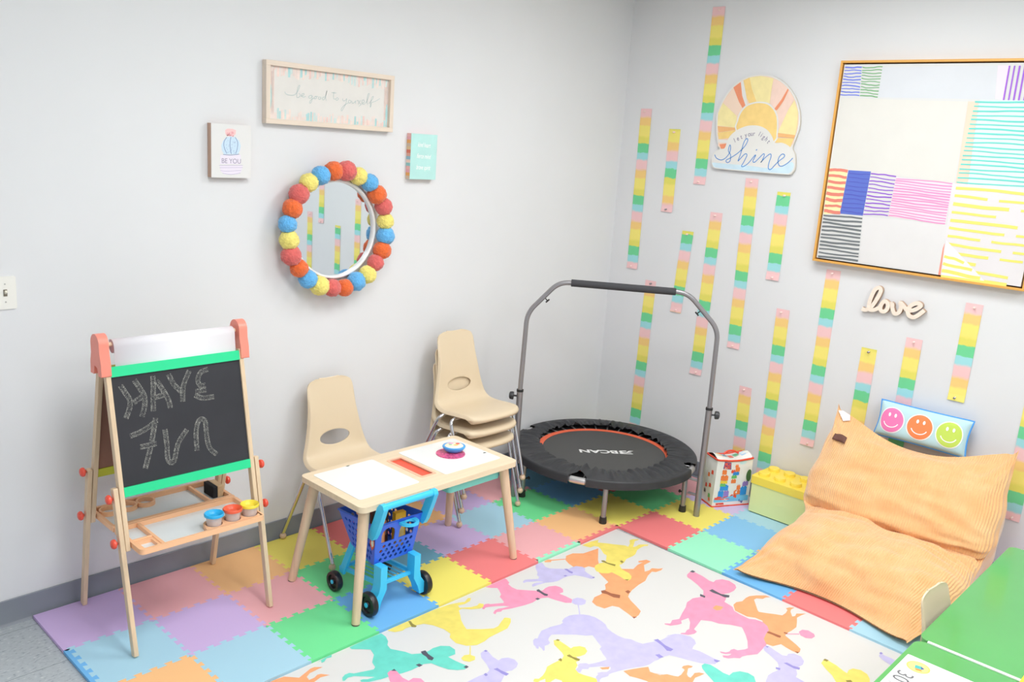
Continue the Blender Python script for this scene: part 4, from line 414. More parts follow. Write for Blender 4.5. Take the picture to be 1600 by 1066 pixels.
# light switch
t = root('light_switch', (-.064, YW, 1.18), 'white double toggle light switch plate at the left edge of the wall', 'light switch')
W = M('switch_plastic', (240, 238, 232), .35)
MB().prism(rrect(-.122, 1.182, -.006, 1.297, .006), LWp(YW), .006, W).build('switch_plate', t, bevel=.002)
for x in (-.041, -.087):
    f = MB().prism(rrect(x - .006, 1.228, x + .006, 1.252, .001), LWp(YW - .0062), .0012, M('switch_slot', (120, 112, 96), .5)).build('switch_slot', t, smooth=0)
    MB().bar((x, YW - .006, 1.240), (x, YW - .017, 1.247), .008, .010, M('switch_toggle', (236, 230, 212), .35), w2=.8).build('toggle', t, bevel=.001)
    for z in (1.208, 1.271): MB().lathe([(.0028, 0), (.0028, .001), (0, .0014)], M('screw_grey', (190, 188, 184), .4, metal=.6), (x, YW - .006, z), (0, -1, 0), 10).build('screw', t)
# BE YOU block
t = root('wall_sign', (.79, YW, 1.645), 'white wooden block sign BE YOU with a potted cactus, on the left wall', 'wall sign')
MB().box((.712, YW - .001, 1.652), (.884, YW - .0305, 1.862), wood('sign_side_wood', (196, 160, 138), 'z')).build('wood_block', t, bevel=.001)
b = MB(); W = M('sign_white', (228, 227, 227), .5); q = LWp(YW - .031)
b.box((.712, YW - .0306, 1.652), (.884, YW - .0325, 1.862), W)
sc = lambda P: [(x, z) for x, z in P]
K = lambda n, c: M('ink_' + n, c, .6)
b.flat(CACT['body'], q, .0017, K('cactus', (202, 224, 242))); b.flat(CACT['flower'], q, .0018, K('flower', (246, 200, 200))); b.flat(CACT['pot'], q, .0017, K('pot', (234, 226, 240))); b.flat(CACT['bowl'], q, .0017, K('pot', (234, 226, 240)))
for l in CACT['lines']: b.ribbon(l, .0022, q, .0021, K('blueline', (120, 142, 186)))
for l in CACT['pl']: b.ribbon(l, .0014, q, .0021, K('lilacline', (186, 176, 206)))
rnd = random.Random(4)
for k in range(26):
    x, z = rnd.uniform(.772, .815), rnd.uniform(1.745, 1.80); b.ribbon([(x, z), (x + .003, z + .003)], .0009, q, .002, K('blueline', (120, 142, 186)), 1)
for k in range(16):
    x, z = .793 + rnd.uniform(-.013, .013), 1.823 + rnd.uniform(-.009, .009); b.flat(circ(x, z, .0028, n=7), q, .0020, K('flower2', (240, 170, 178)))
b.text('BE YOU', q, .0022, K('greylilac', (158, 150, 172)), .027, (.797, 1.7175), sx=.92)
b.build('printed_face', t, smooth=0)
# teal block
t = root('wall_sign', (1.80, YW, 1.66), 'small turquoise block sign with three lines of white handwriting', 'wall sign')
b = MB(); cols = [(214, 190, 168), (240, 186, 180), (150, 190, 205), (226, 196, 150), (236, 170, 178), (245, 215, 200), (224, 120, 96), (236, 170, 96), (150, 205, 205), (228, 168, 150)]
n = 14
for k in range(n):
    z0, z1 = 1.664 + .214 * k / n, 1.664 + .214 * (k + 1) / n; b.box((1.723, YW - .001, z0), (1.886, YW - .0305, z1), M('side_paint_%d' % (k % 10), cols[(k * 7) % 10], .6))
b.build('painted_sides', t, smooth=0)
b = MB(); q = LWp(YW - .031); b.box((1.723, YW - .0306, 1.664), (1.886, YW - .0325, 1.878), M('aqua_paint', (184, 230, 226), .5, var=.05, vscale=12))
for k, s_ in enumerate(('kind heart', 'fierce mind', 'brave spirit')): b.text(s_, q, .002, K('white', (252, 252, 252)), .031, (1.803, 1.826 - .053 * k), shear=.35, sx=.62, rot=-.03, bold=.0003)
b.build('printed_face', t, smooth=0)
# be good to yourself
x0, x1, z0, z1 = .952, 1.610, 1.876, 2.127
t = root('framed_sign', (1.28, YW, z0), 'wide framed wooden sign be good to yourself, above the mirror', 'wall sign')
fw = wood('whitewashed_wood', (228, 212, 196), 'x', .05); b = MB(); D = .033
b.box((x0, YW - .001, z1 - .020), (x1, YW - D, z1), fw).box((x0, YW - .001, z0), (x1, YW - D, z0 + .020), fw)
fv = wood('whitewashed_wood_v', (228, 212, 196), 'z', .05)
b.box((x0, YW - .001, z0 + .020), (x0 + .020, YW - D, z1 - .020), fv).box((x1 - .020, YW - .001, z0 + .020), (x1, YW - D, z1 - .020), fv); b.build('frame', t, bevel=.001)
b = MB(); b.box((x0 + .020, YW - .002, z0 + .020), (x1 - .020, YW - .017, z1 - .020), M('sign_cream', (225, 222, 218), .6, var=.02, vscale=14)); q = LWp(YW - .017)
bc = [M('brush_%d' % k, c, .7, var=.06, vscale=40) for k, c in enumerate([(238, 214, 206), (240, 222, 214), (236, 206, 200), (234, 218, 212), (176, 216, 218), (206, 224, 222)])]
rnd = random.Random(8)
for side in (0, 1):
    x = x0 + .022
    while x < x1 - .030:
        w_ = rnd.uniform(.004, .011); h = rnd.uniform(.012, .046); mt = bc[rnd.choice([0, 0, 1, 1, 2, 3, 3, 4, 5])]
        zz = (z1 - .021 - h, z1 - .021) if side else (z0 + .021, z0 + .021 + h)
        b.flat([(x, zz[0]), (x + w_, zz[0] + rnd.uniform(0, .006)), (x + w_, zz[1]), (x, zz[1])], q, .0004 + rnd.uniform(0, .0002), mt); x += w_ * rnd.uniform(.8, 1.6)
for (xa, xb) in ((x0 + .021, x0 + .045), (x1 - .045, x1 - .021)):
    for k in range(7):
        xx = xa + (xb - xa) * k / 7; b.flat([(xx, z0 + .03), (xx + .004, z0 + .03), (xx + .0042, z1 - .03), (xx, z1 - .03)], q, .0004, bc[rnd.choice([0, 1, 3])])
for xx, zz, r_ in ((x0 + .028, 1.985, .05), (x1 - .028, 1.955, .045)): b.flat(circ(xx, zz, .006, r_), q, .0007, bc[4])
for g in GOOD: b.ribbon(g, .0021, q, .0009, K('greyteal', (184, 202, 202)), 4)
b.build('painted_panel', t, smooth=0)
# pompom mirror
MC = Vector((1.297, -.03, 1.434))
t = root('wall_mirror', (MC.x, YW, MC.z - .3), 'round wall mirror ringed with orange, coral, yellow and blue pompoms', 'mirror')
gl = M('mirror_glass', (226, 230, 233), .015, metal=1)
MB().lathe([(.212, 0), (.212, .004)], gl, (MC.x, MC.y + .020, MC.z), (0, -1, 0), 96).build('glass', t, smooth=20)
MB().lathe([(.24, .0), (.24, .024)], M('mirror_back', (235, 233, 228), .6), (MC.x, YW - .001, MC.z), (0, -1, 0), 64).build('backing', t, smooth=20)
MB().lathe([(.210, 0), (.210, .014), (.214, .018), (.219, .018), (.224, .012), (.224, 0), (.210, 0)], M('rim_white', (240, 240, 240), .3), (MC.x, MC.y + .018, MC.z), (0, -1, 0), 96, caps=False).build('rim', t, smooth=40)
def pom_mesh(seed, rad):
    bm = bmesh.new(); bmesh.ops.create_icosphere(bm, subdivisions=5, radius=1); rnd = random.Random(seed)
    off = Vector((rnd.random() * 50, rnd.random() * 50, rnd.random() * 50))
    for v in bm.verts:
        n = v.co.normalized(); k = 1 + .07 * noise.noise(n * 2.2 + off) + rnd.uniform(-.075, .045); v.co = n * rad * k
    me = bpy.data.meshes.new('pompom'); bm.to_mesh(me); bm.free(); me.polygons.foreach_set('use_smooth', [True] * len(me.polygons)); return me
PC = [('orange', (240, 112, 54)), ('coral', (226, 108, 104)), ('yellow', (248, 232, 128)), ('blue', (104, 184, 240))]
pm = {}
for k, (n_, c) in enumerate(PC):
    mt = M('yarn_' + n_, c, .95, sheen=.4, var=.08, vscale=60, bs=.8, bscale=180, bdist=.004); lst = []
    for s_ in range(2):
        me = pom_mesh(k * 3 + s_, 0.0415); me.materials.append(mt); lst.append(me)
    pm[k] = lst
for i in range(24):
    a = R(98 - 15 * i); o = bpy.data.objects.new('pompom', pm[i % 4][i // 4 % 2]); COL.objects.link(o); o.parent = t
    rr = .262 + .004 * math.sin(i * 2.7); sc_ = 1 + .06 * math.sin(i * 1.9)
    o.location = Vector((MC.x + rr * math.cos(a), MC.y - .022, MC.z + rr * math.sin(a))) - WPOS[t.name]; o.scale = (sc_,) * 3; o.rotation_euler = (i, i * 2, i * 3)
    o['label'] = PC[i % 4][0] + ' yarn pompom'
# sun plaque
t = root('sun_plaque', (XW, -.875, 1.80), 'sun and cloud wooden plaque reading let your light shine', 'wall sign')
cw = M('plaque_white', (230, 229, 226), .5)
MB().prism(smooth_path(SUN_OUT, 3, True), RWp(XW - .004), .014, cw, side=M('plaque_edge', (206, 200, 190), .6)).build('board', t, smooth=30)
b = MB(); q = RWp(XW - .0182); AC2 = dict(peach=(243, 216, 196), pale=(245, 230, 168), amber=(240, 184, 124), gold=(246, 212, 136), white=(232, 231, 229), coral=(240, 150, 112), rose=(245, 214, 200), sky=(206, 230, 244))
b.flat(smooth_path(SUN_DISC, 3, True), q, .0003, M('plaque_peach', AC2['peach'], .55))
for k, (c, P) in enumerate(SUN_ART):
    P = smooth_path(P, 3, True) if k >= 16 else P
    b.flat(P, q, .0006 + .00012 * k, M('plaque_' + c, AC2[c], .55, var=.05, vscale=20))
b.ribbon(SUN_SHINE, .0043, q, .0034, K('shine', (72, 142, 214)), 5); b.ribbon(SUN_DOT, .005, q, .0034, K('shine', (72, 142, 214)), 1)
for ch, p_, p2 in zip('let your light', SUN_ARC, SUN_ARC[1:] + [SUN_ARC[-1]]):
    if ch != ' ':
        a = math.atan2(p2[1] - p_[1], p2[0] - p_[0]) if p2 != p_ else -.75
        b.text(ch, q, .0034, K('lettering', (128, 118, 150)), .036, (p_[0], p_[1]), rot=a, sx=.8)
b.build('painted_front', t, smooth=0)
# painting
u0, u1, z0, z1 = 1.316, 2.309, 1.376, 2.372
t = root('painting', (XW, -(u0 + u1) / 2, z0), 'large abstract painting of striped colour blocks in a thin gold frame', 'painting')
gold = wood('gold_wood', (226, 168, 84), 'y', .08, .4); gv = wood('gold_wood_v', (226, 168, 84), 'z', .08, .4); b = MB()
fr = lambda a, c, m_: b.box((XW - .002, -a[0], a[1]), (XW - .050, -c[0], c[1]), m_)
fr((u0, z0), (u1, z0 + .011), gold); fr((u0, z1 - .011), (u1, z1), gold); fr((u0, z0 + .011), (u0 + .011, z1 - .011), gv); fr((u1 - .011, z0 + .011), (u1, z1 - .011), gv)
b.build('frame', t, bevel=.0008)
MB().box((XW - .003, -u0 - .011, z0 + .011), (XW - .010, -u1 + .011, z1 - .011), M('dark_backing', (70, 44, 36), .8)).build('backing', t, smooth=0)
b = MB(); c0, c1, d0, d1 = u0 + .0185, u1 - .0185, z0 + .0185, z1 - .0185
b.box((XW - .0102, -c0, d0), (XW - .045, -c1, d1), M('canvas', (216, 216, 216), .7, bs=.2, bscale=500)); q = RWp(XW - .045)
AP = dict(wash=(212, 215, 221), cream=(220, 218, 213), pinkwash=(248, 218, 232), peach=(246, 210, 190), straw=(244, 232, 178), cobalt=(92, 112, 200), greywash=(221, 219, 220), coral=(240, 150, 130), blue=(108, 124, 226), green=(120, 176, 124), red=(226, 132, 116), violet=(146, 84, 206), indigo=(84, 92, 190), pink=(240, 150, 196), grey=(112, 118, 122), teal=(108, 212, 202), yellow=(240, 226, 116), purple=(160, 96, 214), aqua=(214, 230, 230), white=(232, 232, 232), lilac=(224, 219, 222))
clampu = lambda P: [(min(max(a, c0), c1), min(max(z, d0), d1)) for a, z in P]
mp = lambda c: M('paint_' + c, AP[c], .6, var=.015, vscale=9)
rnd = random.Random(3); H = [.0003]
def pf(P, c): H[0] += .00004; b.flat(clampu(P), q, H[0], mp(c))
def stripes(n, wd, quad, c, dash=0):
    wd *= 1.3
    (a, b_, c_, d) = quad
    for k in range(n):
        s_ = k / (n - 1); L = (a[0] + (c_[0] - a[0]) * s_, a[1] + (c_[1] - a[1]) * s_); Rr = (b_[0] + (d[0] - b_[0]) * s_, b_[1] + (d[1] - b_[1]) * s_)
        P = []; am = rnd.uniform(.002, .0045); ph = rnd.random() * 6; n_ = 7
        for j in range(n_ + 1):
            x = j / n_; P.append((L[0] + (Rr[0] - L[0]) * x, L[1] + (Rr[1] - L[1]) * x + am * math.sin(ph + x * 5) * .6 + rnd.uniform(-.001, .001)))
        if abs(L[0] - Rr[0]) < abs(L[1] - Rr[1]): P = [(p_[0], L[1] + (Rr[1] - L[1]) * j / n_) for j, p_ in enumerate(P)]
        H[0] += .00001
        if dash:
            cut = rnd.uniform(.45, .95); m_ = int(cut * n_) + 1; b.ribbon(clampu(P[:m_]), wd * rnd.uniform(.8, 1.15), q, H[0], mp(c), 3)
            if rnd.random() < .6 and m_ < n_: b.ribbon(clampu(P[m_:]), wd * .8, q, H[0], mp(c), 3)
        else: b.ribbon(clampu(P), wd * rnd.uniform(.8, 1.2), q, H[0], mp(c), 3)
for k, it in enumerate(PAINT):
    if it[0] == 'p': pf(it[2], it[1])
tl, bl = P_TEAL
pf([(tl[0] + .02, tl[1] + .01), (c1, tl[1] + .01), (c1, bl[1] - .02), (bl[0] + .05, bl[1] - .01)], 'aqua')
pf([(P_YEL[0][0] - .02, P_YEL[0][1] + .02), (c1, P_YEL[0][1] + .02), (c1, d0), (P_YEL[1][0], d0)], 'lilac')
for it in PAINT:
    if it[0] == 's': stripes(it[2], it[3], it[4], it[1])
stripes(19, .0048, [tl, (c1 - .01, tl[1]), bl, (c1 - .01, bl[1])], 'teal')
stripes(12, .0105, [P_YEL[0], (c1 - .01, P_YEL[0][1] - .004), P_YEL[1], (c1 - .01, P_YEL[1][1] - .004)], 'yellow', 1)
pf([P_TRI[0], P_TRI[1], P_TRI[2]], 'white'); stripes(3, .011, [(P_TRI[2][0] + .0, P_TRI[2][1] + .09), (P_TRI[2][0] + .09, P_TRI[2][1] + .07), (P_TRI[2][0], P_TRI[2][1] + .02), (P_TRI[2][0] + .17, P_TRI[2][1] + .01)], 'yellow')
pt, pb = P_PUR
stripes(11, .0055, [pt, pb, (c1 - .008, pt[1]), (c1 - .008, pb[1])], 'purple')
b.build('canvas', t, smooth=0)
# love
t = root('wooden_word', (XW, -1.74, 1.14), 'pale wooden cut-out word love, on the right wall below the painting', 'wall decoration')
wd_ = wood('pale_ply', (240, 226, 212), 'y', .05); we = wood('ply_edge', (190, 160, 138), 'y', .1)
for P in LOVE:
    C = smooth_path(P, 5); b = MB(); n = len(C); hw = .0098
    vs = []
    for i, p_ in enumerate(C):
        a, c = C[max(i - 1, 0)], C[min(i + 1, n - 1)]; dx, dy = c[0] - a[0], c[1] - a[1]; L = math.hypot(dx, dy) or 1; ux, uy = -dy / L * hw, dx / L * hw
        for s_, x in ((1, XW - .004), (-1, XW - .004), (-1, XW - .024 - i * 4e-5), (1, XW - .024 - i * 4e-5)): vs.append(Vector((x, -(p_[0] + ux * s_), p_[1] + uy * s_)))
    fs = []; 
    for i in range(n - 1):
        for k in range(4): fs.append((4 * i + k, 4 * i + (k + 1) % 4, 4 * i + 4 + (k + 1) % 4, 4 * i + 4 + k))
    side = [f for k, f in enumerate(fs) if k % 4 != 2]; front = [f for k, f in enumerate(fs) if k % 4 == 2]
    b.add(vs, side + [(3, 2, 1, 0), (4 * n - 4, 4 * n - 3, 4 * n - 2, 4 * n - 1)], we); b.add(vs, front, wd_)
    b.build('letters', t, smooth=35, recalc=True, weld=True)
# ------------------------------------------------------------------ easel
ES = root('art_easel', (.43, -.27, 0), 'wooden children\'s easel with a black chalkboard reading HAVE FUN and a paper roll', 'easel')
ez = wood('easel_wood', (226, 200, 168), 'z', .07); coral = M('coral_plastic', (250, 146, 128), .35); redk = M('red_plastic', (240, 84, 62), .3, coat=.3)
fy = lambda z: -.5 + .2 * z; ry = lambda z: -.035 - .21 * z
for nm, fn, sgn in (('front', fy, -1), ('rear', ry, 1)):
    for xu, xl, xk in ((.168, .148, .132), (.672, .692, .708)):
        MB().bar((xu, fn(.375), .375), (xu, fn(1.02), 1.02), .017, .026, ez).build('upper_leg', ES, bevel=.002)
        lg = MB().bar((xl + (.006 if xl < .4 else -.002), fn(0), 0.0032), (xl, fn(.60), .60), .017, .026, ez); lo = lg.build('lower_leg', ES, bevel=.002)
        for z in (.595 if sgn > 0 else .565, .41):
            k = MB().lathe([(.005, 0), (.009, .004), (.0165, .008), (.0175, .014), (.014, .020), (.006, .023), (0, .0235)], redk, (xk + (.006 if xk < .4 else -.006), fn(z), z), (-1 if xk < .4 else 1, 0, 0), 20)
            k.build('knob', ES, smooth=50)
for x in (.148, .672):  # arched top hinges
    P = [(-.322, .985), (-.292, .985), (-.285, 1.012), (-.262, 1.018), (-.256, .985), (-.226, .985), (-.228, 1.03), (-.236, 1.06)] + [(-.270 + .036 * math.cos(R(a)), 1.094 + .036 * math.sin(R(a))) for a in range(-10, 191, 15)] + [(-.308, 1.065), (-.318, 1.03)]
    MB().prism(P, lambda u, v, h, x=x: Vector((x + h - .005, u, v)), .034, coral).build('hinge_cap', ES, bevel=.004, smooth=40, recalc=True)
MB().tube([(.165, -.270, 1.088), (.69, -.270, 1.088)], .008, wood('dowel_wood', (238, 220, 190), 'x')).build('dowel', ES)
pap = M('paper_white', (238, 236, 242), .7)
b = MB().tube([(.200, -.270, 1.080), (.652, -.270, 1.080)], .024, M('paper_roll_side', (200, 196, 212), .8), 32); b.build('paper_roll', ES)
P = [(-.270 + .0255 * math.cos(R(a)), 1.080 + .0255 * math.sin(R(a))) for a in range(40, 181, 10)] + [(-.2965, 1.06), (-.3005, 1.03), (-.3045, 1.0), (-.33, .86)]
b = MB(); b.grid(lambda u, v: (lambda q: Vector((.198 + .456 * u, q[0], q[1])))(P[min(len(P) - 1, int(round(v * (len(P) - 1))))]), 2, len(P), pap); b.build('paper_sheet', ES, solid=.0005, smooth=60)
# boards
bn = Vector((0, 1.1, -.22)).normalized(); bu = Vector((0, .22, 1.1)).normalized()
def BDf(u, v, h): return Vector((u, -.5, 0)) + Vector((0, 0, 0)) + bu * v - bn * h
black = M('chalkboard', (48, 48, 54), .75, var=.10, vscale=7)
b = MB().prism(rrect(.176, .590, .664, 1.02, .001, 1), BDf, .006, black); b.build('chalkboard', ES, smooth=0)
gp = M('green_plastic', (40, 218, 150), .4)
for v0, v1 in ((.998, 1.034), (.574, .608)):
    MB().prism([(.1765, v0), (.6635, v0), (.6635, v1), (.1765, v1)], lambda u, v, h: BDf(u, v, h + .0005), .0125, gp).build('green_rail', ES, bevel=.0015)
ch = bpy.data.materials.new('chalk'); ch.use_nodes = True; nt = ch.node_tree; bb = nt.nodes['Principled BSDF']; bb.inputs['Roughness'].default_value = .9
uvn = nt.nodes.new('ShaderNodeUVMap'); sx = nt.nodes.new('ShaderNodeSeparateXYZ'); nt.links.new(uvn.outputs[0], sx.inputs[0])
ab = nt.nodes.new('ShaderNodeMath'); ab.operation = 'SUBTRACT'; nt.links.new(sx.outputs[1], ab.inputs[0]); ab.inputs[1].default_value = .5
ab2 = nt.nodes.new('ShaderNodeMath'); ab2.operation = 'ABSOLUTE'; nt.links.new(ab.outputs[0], ab2.inputs[0])
nf = noise_node(nt, 420, 2); nf2 = noise_node(nt, 60, 2)
ad = nt.nodes.new('ShaderNodeMath'); ad.operation = 'MULTIPLY_ADD'; nt.links.new(ab2.outputs[0], ad.inputs[0]); ad.inputs[1].default_value = .32; nt.links.new(nf, ad.inputs[2])
ad2 = nt.nodes.new('ShaderNodeMath'); ad2.operation = 'MULTIPLY_ADD'; nt.links.new(nf2, ad2.inputs[0]); ad2.inputs[1].default_value = .25; nt.links.new(ad.outputs[0], ad2.inputs[2])
nt.links.new(ramp(nt, ad2.outputs[0], [(.64, lin((50, 50, 56))), (.80, lin((122, 122, 118))), (.95, lin((180, 180, 172)))]), bb.inputs['Base Color'])
b = MB()
for k, P in enumerate(CHALK): b.ribbon(P, .0185, BDf, .0064 + k * .00003, ch, 4)
b.build('chalk_writing', ES, smooth=0)
def BDr(u, v, h): n_ = Vector((0, 1, .21)).normalized(); u_ = Vector((0, -.21, 1)).normalized(); return Vector((u, -.035, 0)) + u_ * v + n_ * h
MB().prism(rrect(.178, .585, .664, 1.02, .001, 1), BDr, .006, M('hardboard', (150, 108, 92), .8, var=.05), front=M('whiteboard', (240, 240, 240), .2)).build('whiteboard', ES, smooth=0)
for v0, v1 in ((.988, 1.024), (.574, .608)): MB().prism([(.178, v0), (.662, v0), (.662, v1), (.178, v1)], lambda u, v, h: BDr(u, v, h - .0035), .012, M('lime_plastic', (196, 200, 48), .4)).build('lime_rail', ES, bevel=.0015)
# trays
tr = M('peach_plastic', (254, 198, 154), .4); zt = .385; b = MB()
def rim(x0, y0, x1, y1, w_=.012, h=.020, r=.018):
    b.prism(rrect(x0, y0, x1, y1, r), lambda u, v, q: Vector((u, v, zt + q)), h, tr, holes=[rrect(x0 + w_, y0 + w_, x1 - w_, y1 - w_, max(.002, r - w_))[::-1]])
rim(.180, -.510, .662, -.275); rim(.180, -.268, .662, -.060)
b.box((.180, -.278, zt), (.662, -.262, zt + .022), tr); b.box((.262, -.498, zt), (.274, -.278, zt + .018), tr); b.box((.192, -.418, zt), (.262, -.406, zt + .018), tr)
b.box((.565, -.262, zt), (.576, -.072, zt + .018), tr)
b.prism(rrect(.192, -.498, .262, -.420, .004), lambda u, v, q: Vector((u, v, zt + q)), .014, tr, holes=[rrect(.203, -.487, .252, -.431, .006)[::-1]])
P = [(.430, -.500), (.655, -.500), (.655, -.420)] + [(x + .038 * math.cos(R(a)), -.463 + .042 * math.sin(R(a))) for x in (.626, .550, .475) for a in range(40, 141, 20)] + [(.437, -.465)]
b.prism(P, lambda u, v, q: Vector((u, v, zt + q)), .020, tr, holes=[circ(x, -.462, .0305, n=24)[::-1] for x in (.476, .551, .622)])
for x in (.235, .305, .375):
    b.prism(circ(x, -.105, .036), lambda u, v, q: Vector((u, v, zt + q)), .018, tr, holes=[circ(x, -.105, .029)[::-1]])
b.build('tray', ES, bevel=.0018, smooth=40)
MB().prism(rrect(.186, -.504, .656, -.066, .012), lambda u, v, q: Vector((u, v, zt - .003 + q)), .004, M('tray_white', (226, 232, 236), .3)).build('tray_base', ES, smooth=0)
t = root('chalk_eraser', (.625, -.175, zt + .0016), 'small wooden block eraser with black felt in the easel tray', 'eraser')
MB().box((.622, -.215, zt + .0016), (.648, -.135, zt + .050), wood('eraser_wood', (222, 190, 150), 'y')).build('block', t, bevel=.002); MB().box((.602, -.215, zt + .0016), (.6215, -.135, zt + .050), M('black_felt', (38, 38, 42), .95, bs=.4, bscale=300)).build('felt', t, bevel=.002)
for x, n_, c in ((.476, 'blue', (46, 178, 236)), (.551, 'red-orange', (238, 98, 66)), (.622, 'yellow', (246, 220, 70))):
    t = root('paint_cup', (x, -.462, zt + .0022), 'clear paint cup with a %s no-spill lid in the easel tray' % n_, 'paint cup', 'no-spill paint cups'); c_ = (x, -.462, zt + .0022)
    MB().lathe([(0, .0005), (.024, 0), (.026, .003), (.0295, .050), (.0285, .050), (.025, .004), (0, .003)], M('clear_plastic', (250, 238, 236), .15, alpha=.45), c_, n=32).build('cup', t, smooth=50)
    MB().lathe([(.029, .049), (.036, .051), (.0365, .058), (.034, .061), (.030, .058), (.012, .045), (.008, .030), (0, .030)], M('lid_' + n_, c, .35), c_, n=36).build('lid', t, smooth=50)
# ------------------------------------------------------------------ activity table
X0T, X1T, Y0T, Y1T = .885, 1.748, -.822, -.396; ZT = .480
T = root('activity_table', ((X0T + X1T) / 2, (Y0T + Y1T) / 2, 0), 'low pale wooden play table with two white inset panels and a red slot', 'table')
tw = wood('table_birch', (234, 214, 184), 'x', .05, .45); H1 = rrect(.926, -.752, 1.232, -.430, .012); H2 = rrect(1.372, -.752, 1.708, -.430, .012); H3 = rrect(1.278, -.710, 1.344, -.484, .006)
MB().prism(rrect(X0T, Y0T, X1T, Y1T, .028), lambda u, v, h: Vector((u, v, ZT - .024 + h)), .024, tw, holes=[H1[::-1], H2[::-1], H3[::-1]]).build('table_top', T, bevel=.003)
wp = M('panel_white', (240, 242, 242), .22)
for H in (H1, H2):
    P = [(u * .998 + .002 * (H[0][0] - .15), v * .998 - .001) for u, v in H]
    MB().prism(P, lambda u, v, h: Vector((u, v, ZT - .010 + h)), .0115, wp).build('white_panel', T, bevel=.002)
for x, y in ((1.119, -.431), (1.232, -.745), (1.372, -.745), (1.695, -.640)): pass
MB().prism(rrect(1.268, -.718, 1.354, -.476, .010), lambda u, v, h: Vector((u, v, ZT + .0002 + h)), .0012, M('slot_rim', (246, 190, 160), .4), holes=[rrect(1.281, -.706, 1.341, -.488, .005)[::-1]]).build('slot_rim', T, smooth=0)
MB().box((1.279, -.709, ZT - .03), (1.343, -.485, ZT - .006), M('slot_red', (238, 92, 66), .4)).build('slot_insert', T, smooth=0)
for x, y in ((1.1, -.4325), (1.6915, -.66)): MB().prism(circ(x, y, .009, .004, n=14), lambda u, v, h: Vector((u, v, ZT + .0003 + h)), .0012, M('notch_grey', (176, 180, 176), .5)).build('finger_notch', T, smooth=0)
lw_ = wood('table_leg_wood', (226, 196, 166), 'z', .07, .5)
for sx, sy in ((0, 0), (1, 0), (0, 1), (1, 1)):
    tx, ty = (.932, 1.698)[sx], (-.775, -.445)[sy]; fx, fyy = (.872, 1.760)[sx], (-.822, -.372)[sy]
    lg = MB().tube([(fx, fyy, .004), (tx, ty, ZT - .0245)], [.0165, .0225], lw_, 28).build('leg', T, smooth=40)
    lg2 = MB().tube([(fx, fyy, 0), (fx, fyy, .005)], .0155, M('leg_pad', (110, 100, 92), .8), 20).build('foot_pad', lg, smooth=40)
b = MB(); tq = M('turquoise_bin', (126, 218, 210), .35)
b.prism(rrect(1.385, -.765, 1.695, -.425, .02), lambda u, v, h: Vector((u, v, .395 + h)), .004, tq).prism(rrect(1.385, -.765, 1.695, -.425, .02), lambda u, v, h: Vector((u, v, .399 + h)), .056, tq, holes=[rrect(1.389, -.761, 1.691, -.429, .018)[::-1]]); b.build('storage_bin', T, smooth=40)
cx, cy = 1.555, -.580
o = MB().lathe([(.066, 0), (.066, .003), (0, .0035)], M('pink_glitter', (222, 90, 138), .35, var=.5, vscale=90), (cx, cy, ZT + .0016), n=48).build('glitter_coaster', smooth=30); tag(o, 'round pink glitter coaster on the white table panel', 'coaster')
cx, cy = 1.578, -.575
t = root('toy_egg', (cx, cy, ZT + .0055), 'small blue oval toy case with a rainbow lid on the pink coaster', 'toy'); A = R(-35)
def egg(prof, m_, nm, z=0):
    b = MB().lathe(prof, m_, (0, 0, 0), n=36, sx=1.25, sy=.9); mm = Matrix.Translation((cx, cy, ZT + .0055)) @ Matrix.Rotation(A, 4, 'Z') @ Matrix.Rotation(R(5), 4, 'X'); b.v = [tuple(mm @ Vector(v)) for v in b.v]; return b.build(nm, t, smooth=50)
egg([(0, 0.001), (.022, .001), (.034, .010), (.041, .022), (.0425, .028), (.041, .031), (.037, .032), (.034, .0305)], M('toy_blue', (74, 164, 232), .3, coat=.4), 'body')
egg([(.034, .0305), (.030, .035), (.018, .038), (0, .039)], M('toy_cream', (246, 236, 214), .35), 'lid')
b = MB(); tp = lambda u, v, h: Matrix.Translation((cx, cy, ZT + .0055)) @ Matrix.Rotation(A, 4, 'Z') @ Matrix.Rotation(R(5), 4, 'X') @ Vector((u, v, .0392 + h))
for u, v, ra, rb, c in ((-.014, .006, .012, .006, (236, 170, 216)), (.016, .002, .010, .007, (236, 92, 72)), (.006, -.012, .011, .005, (250, 206, 84)), (-.018, -.008, .008, .005, (150, 214, 170))): b.flat(circ(u, v, ra, rb, 18), tp, 0, M('toy_deco_%d' % c[1], c, .4))
b.build('rainbow_sticker', t, smooth=0)
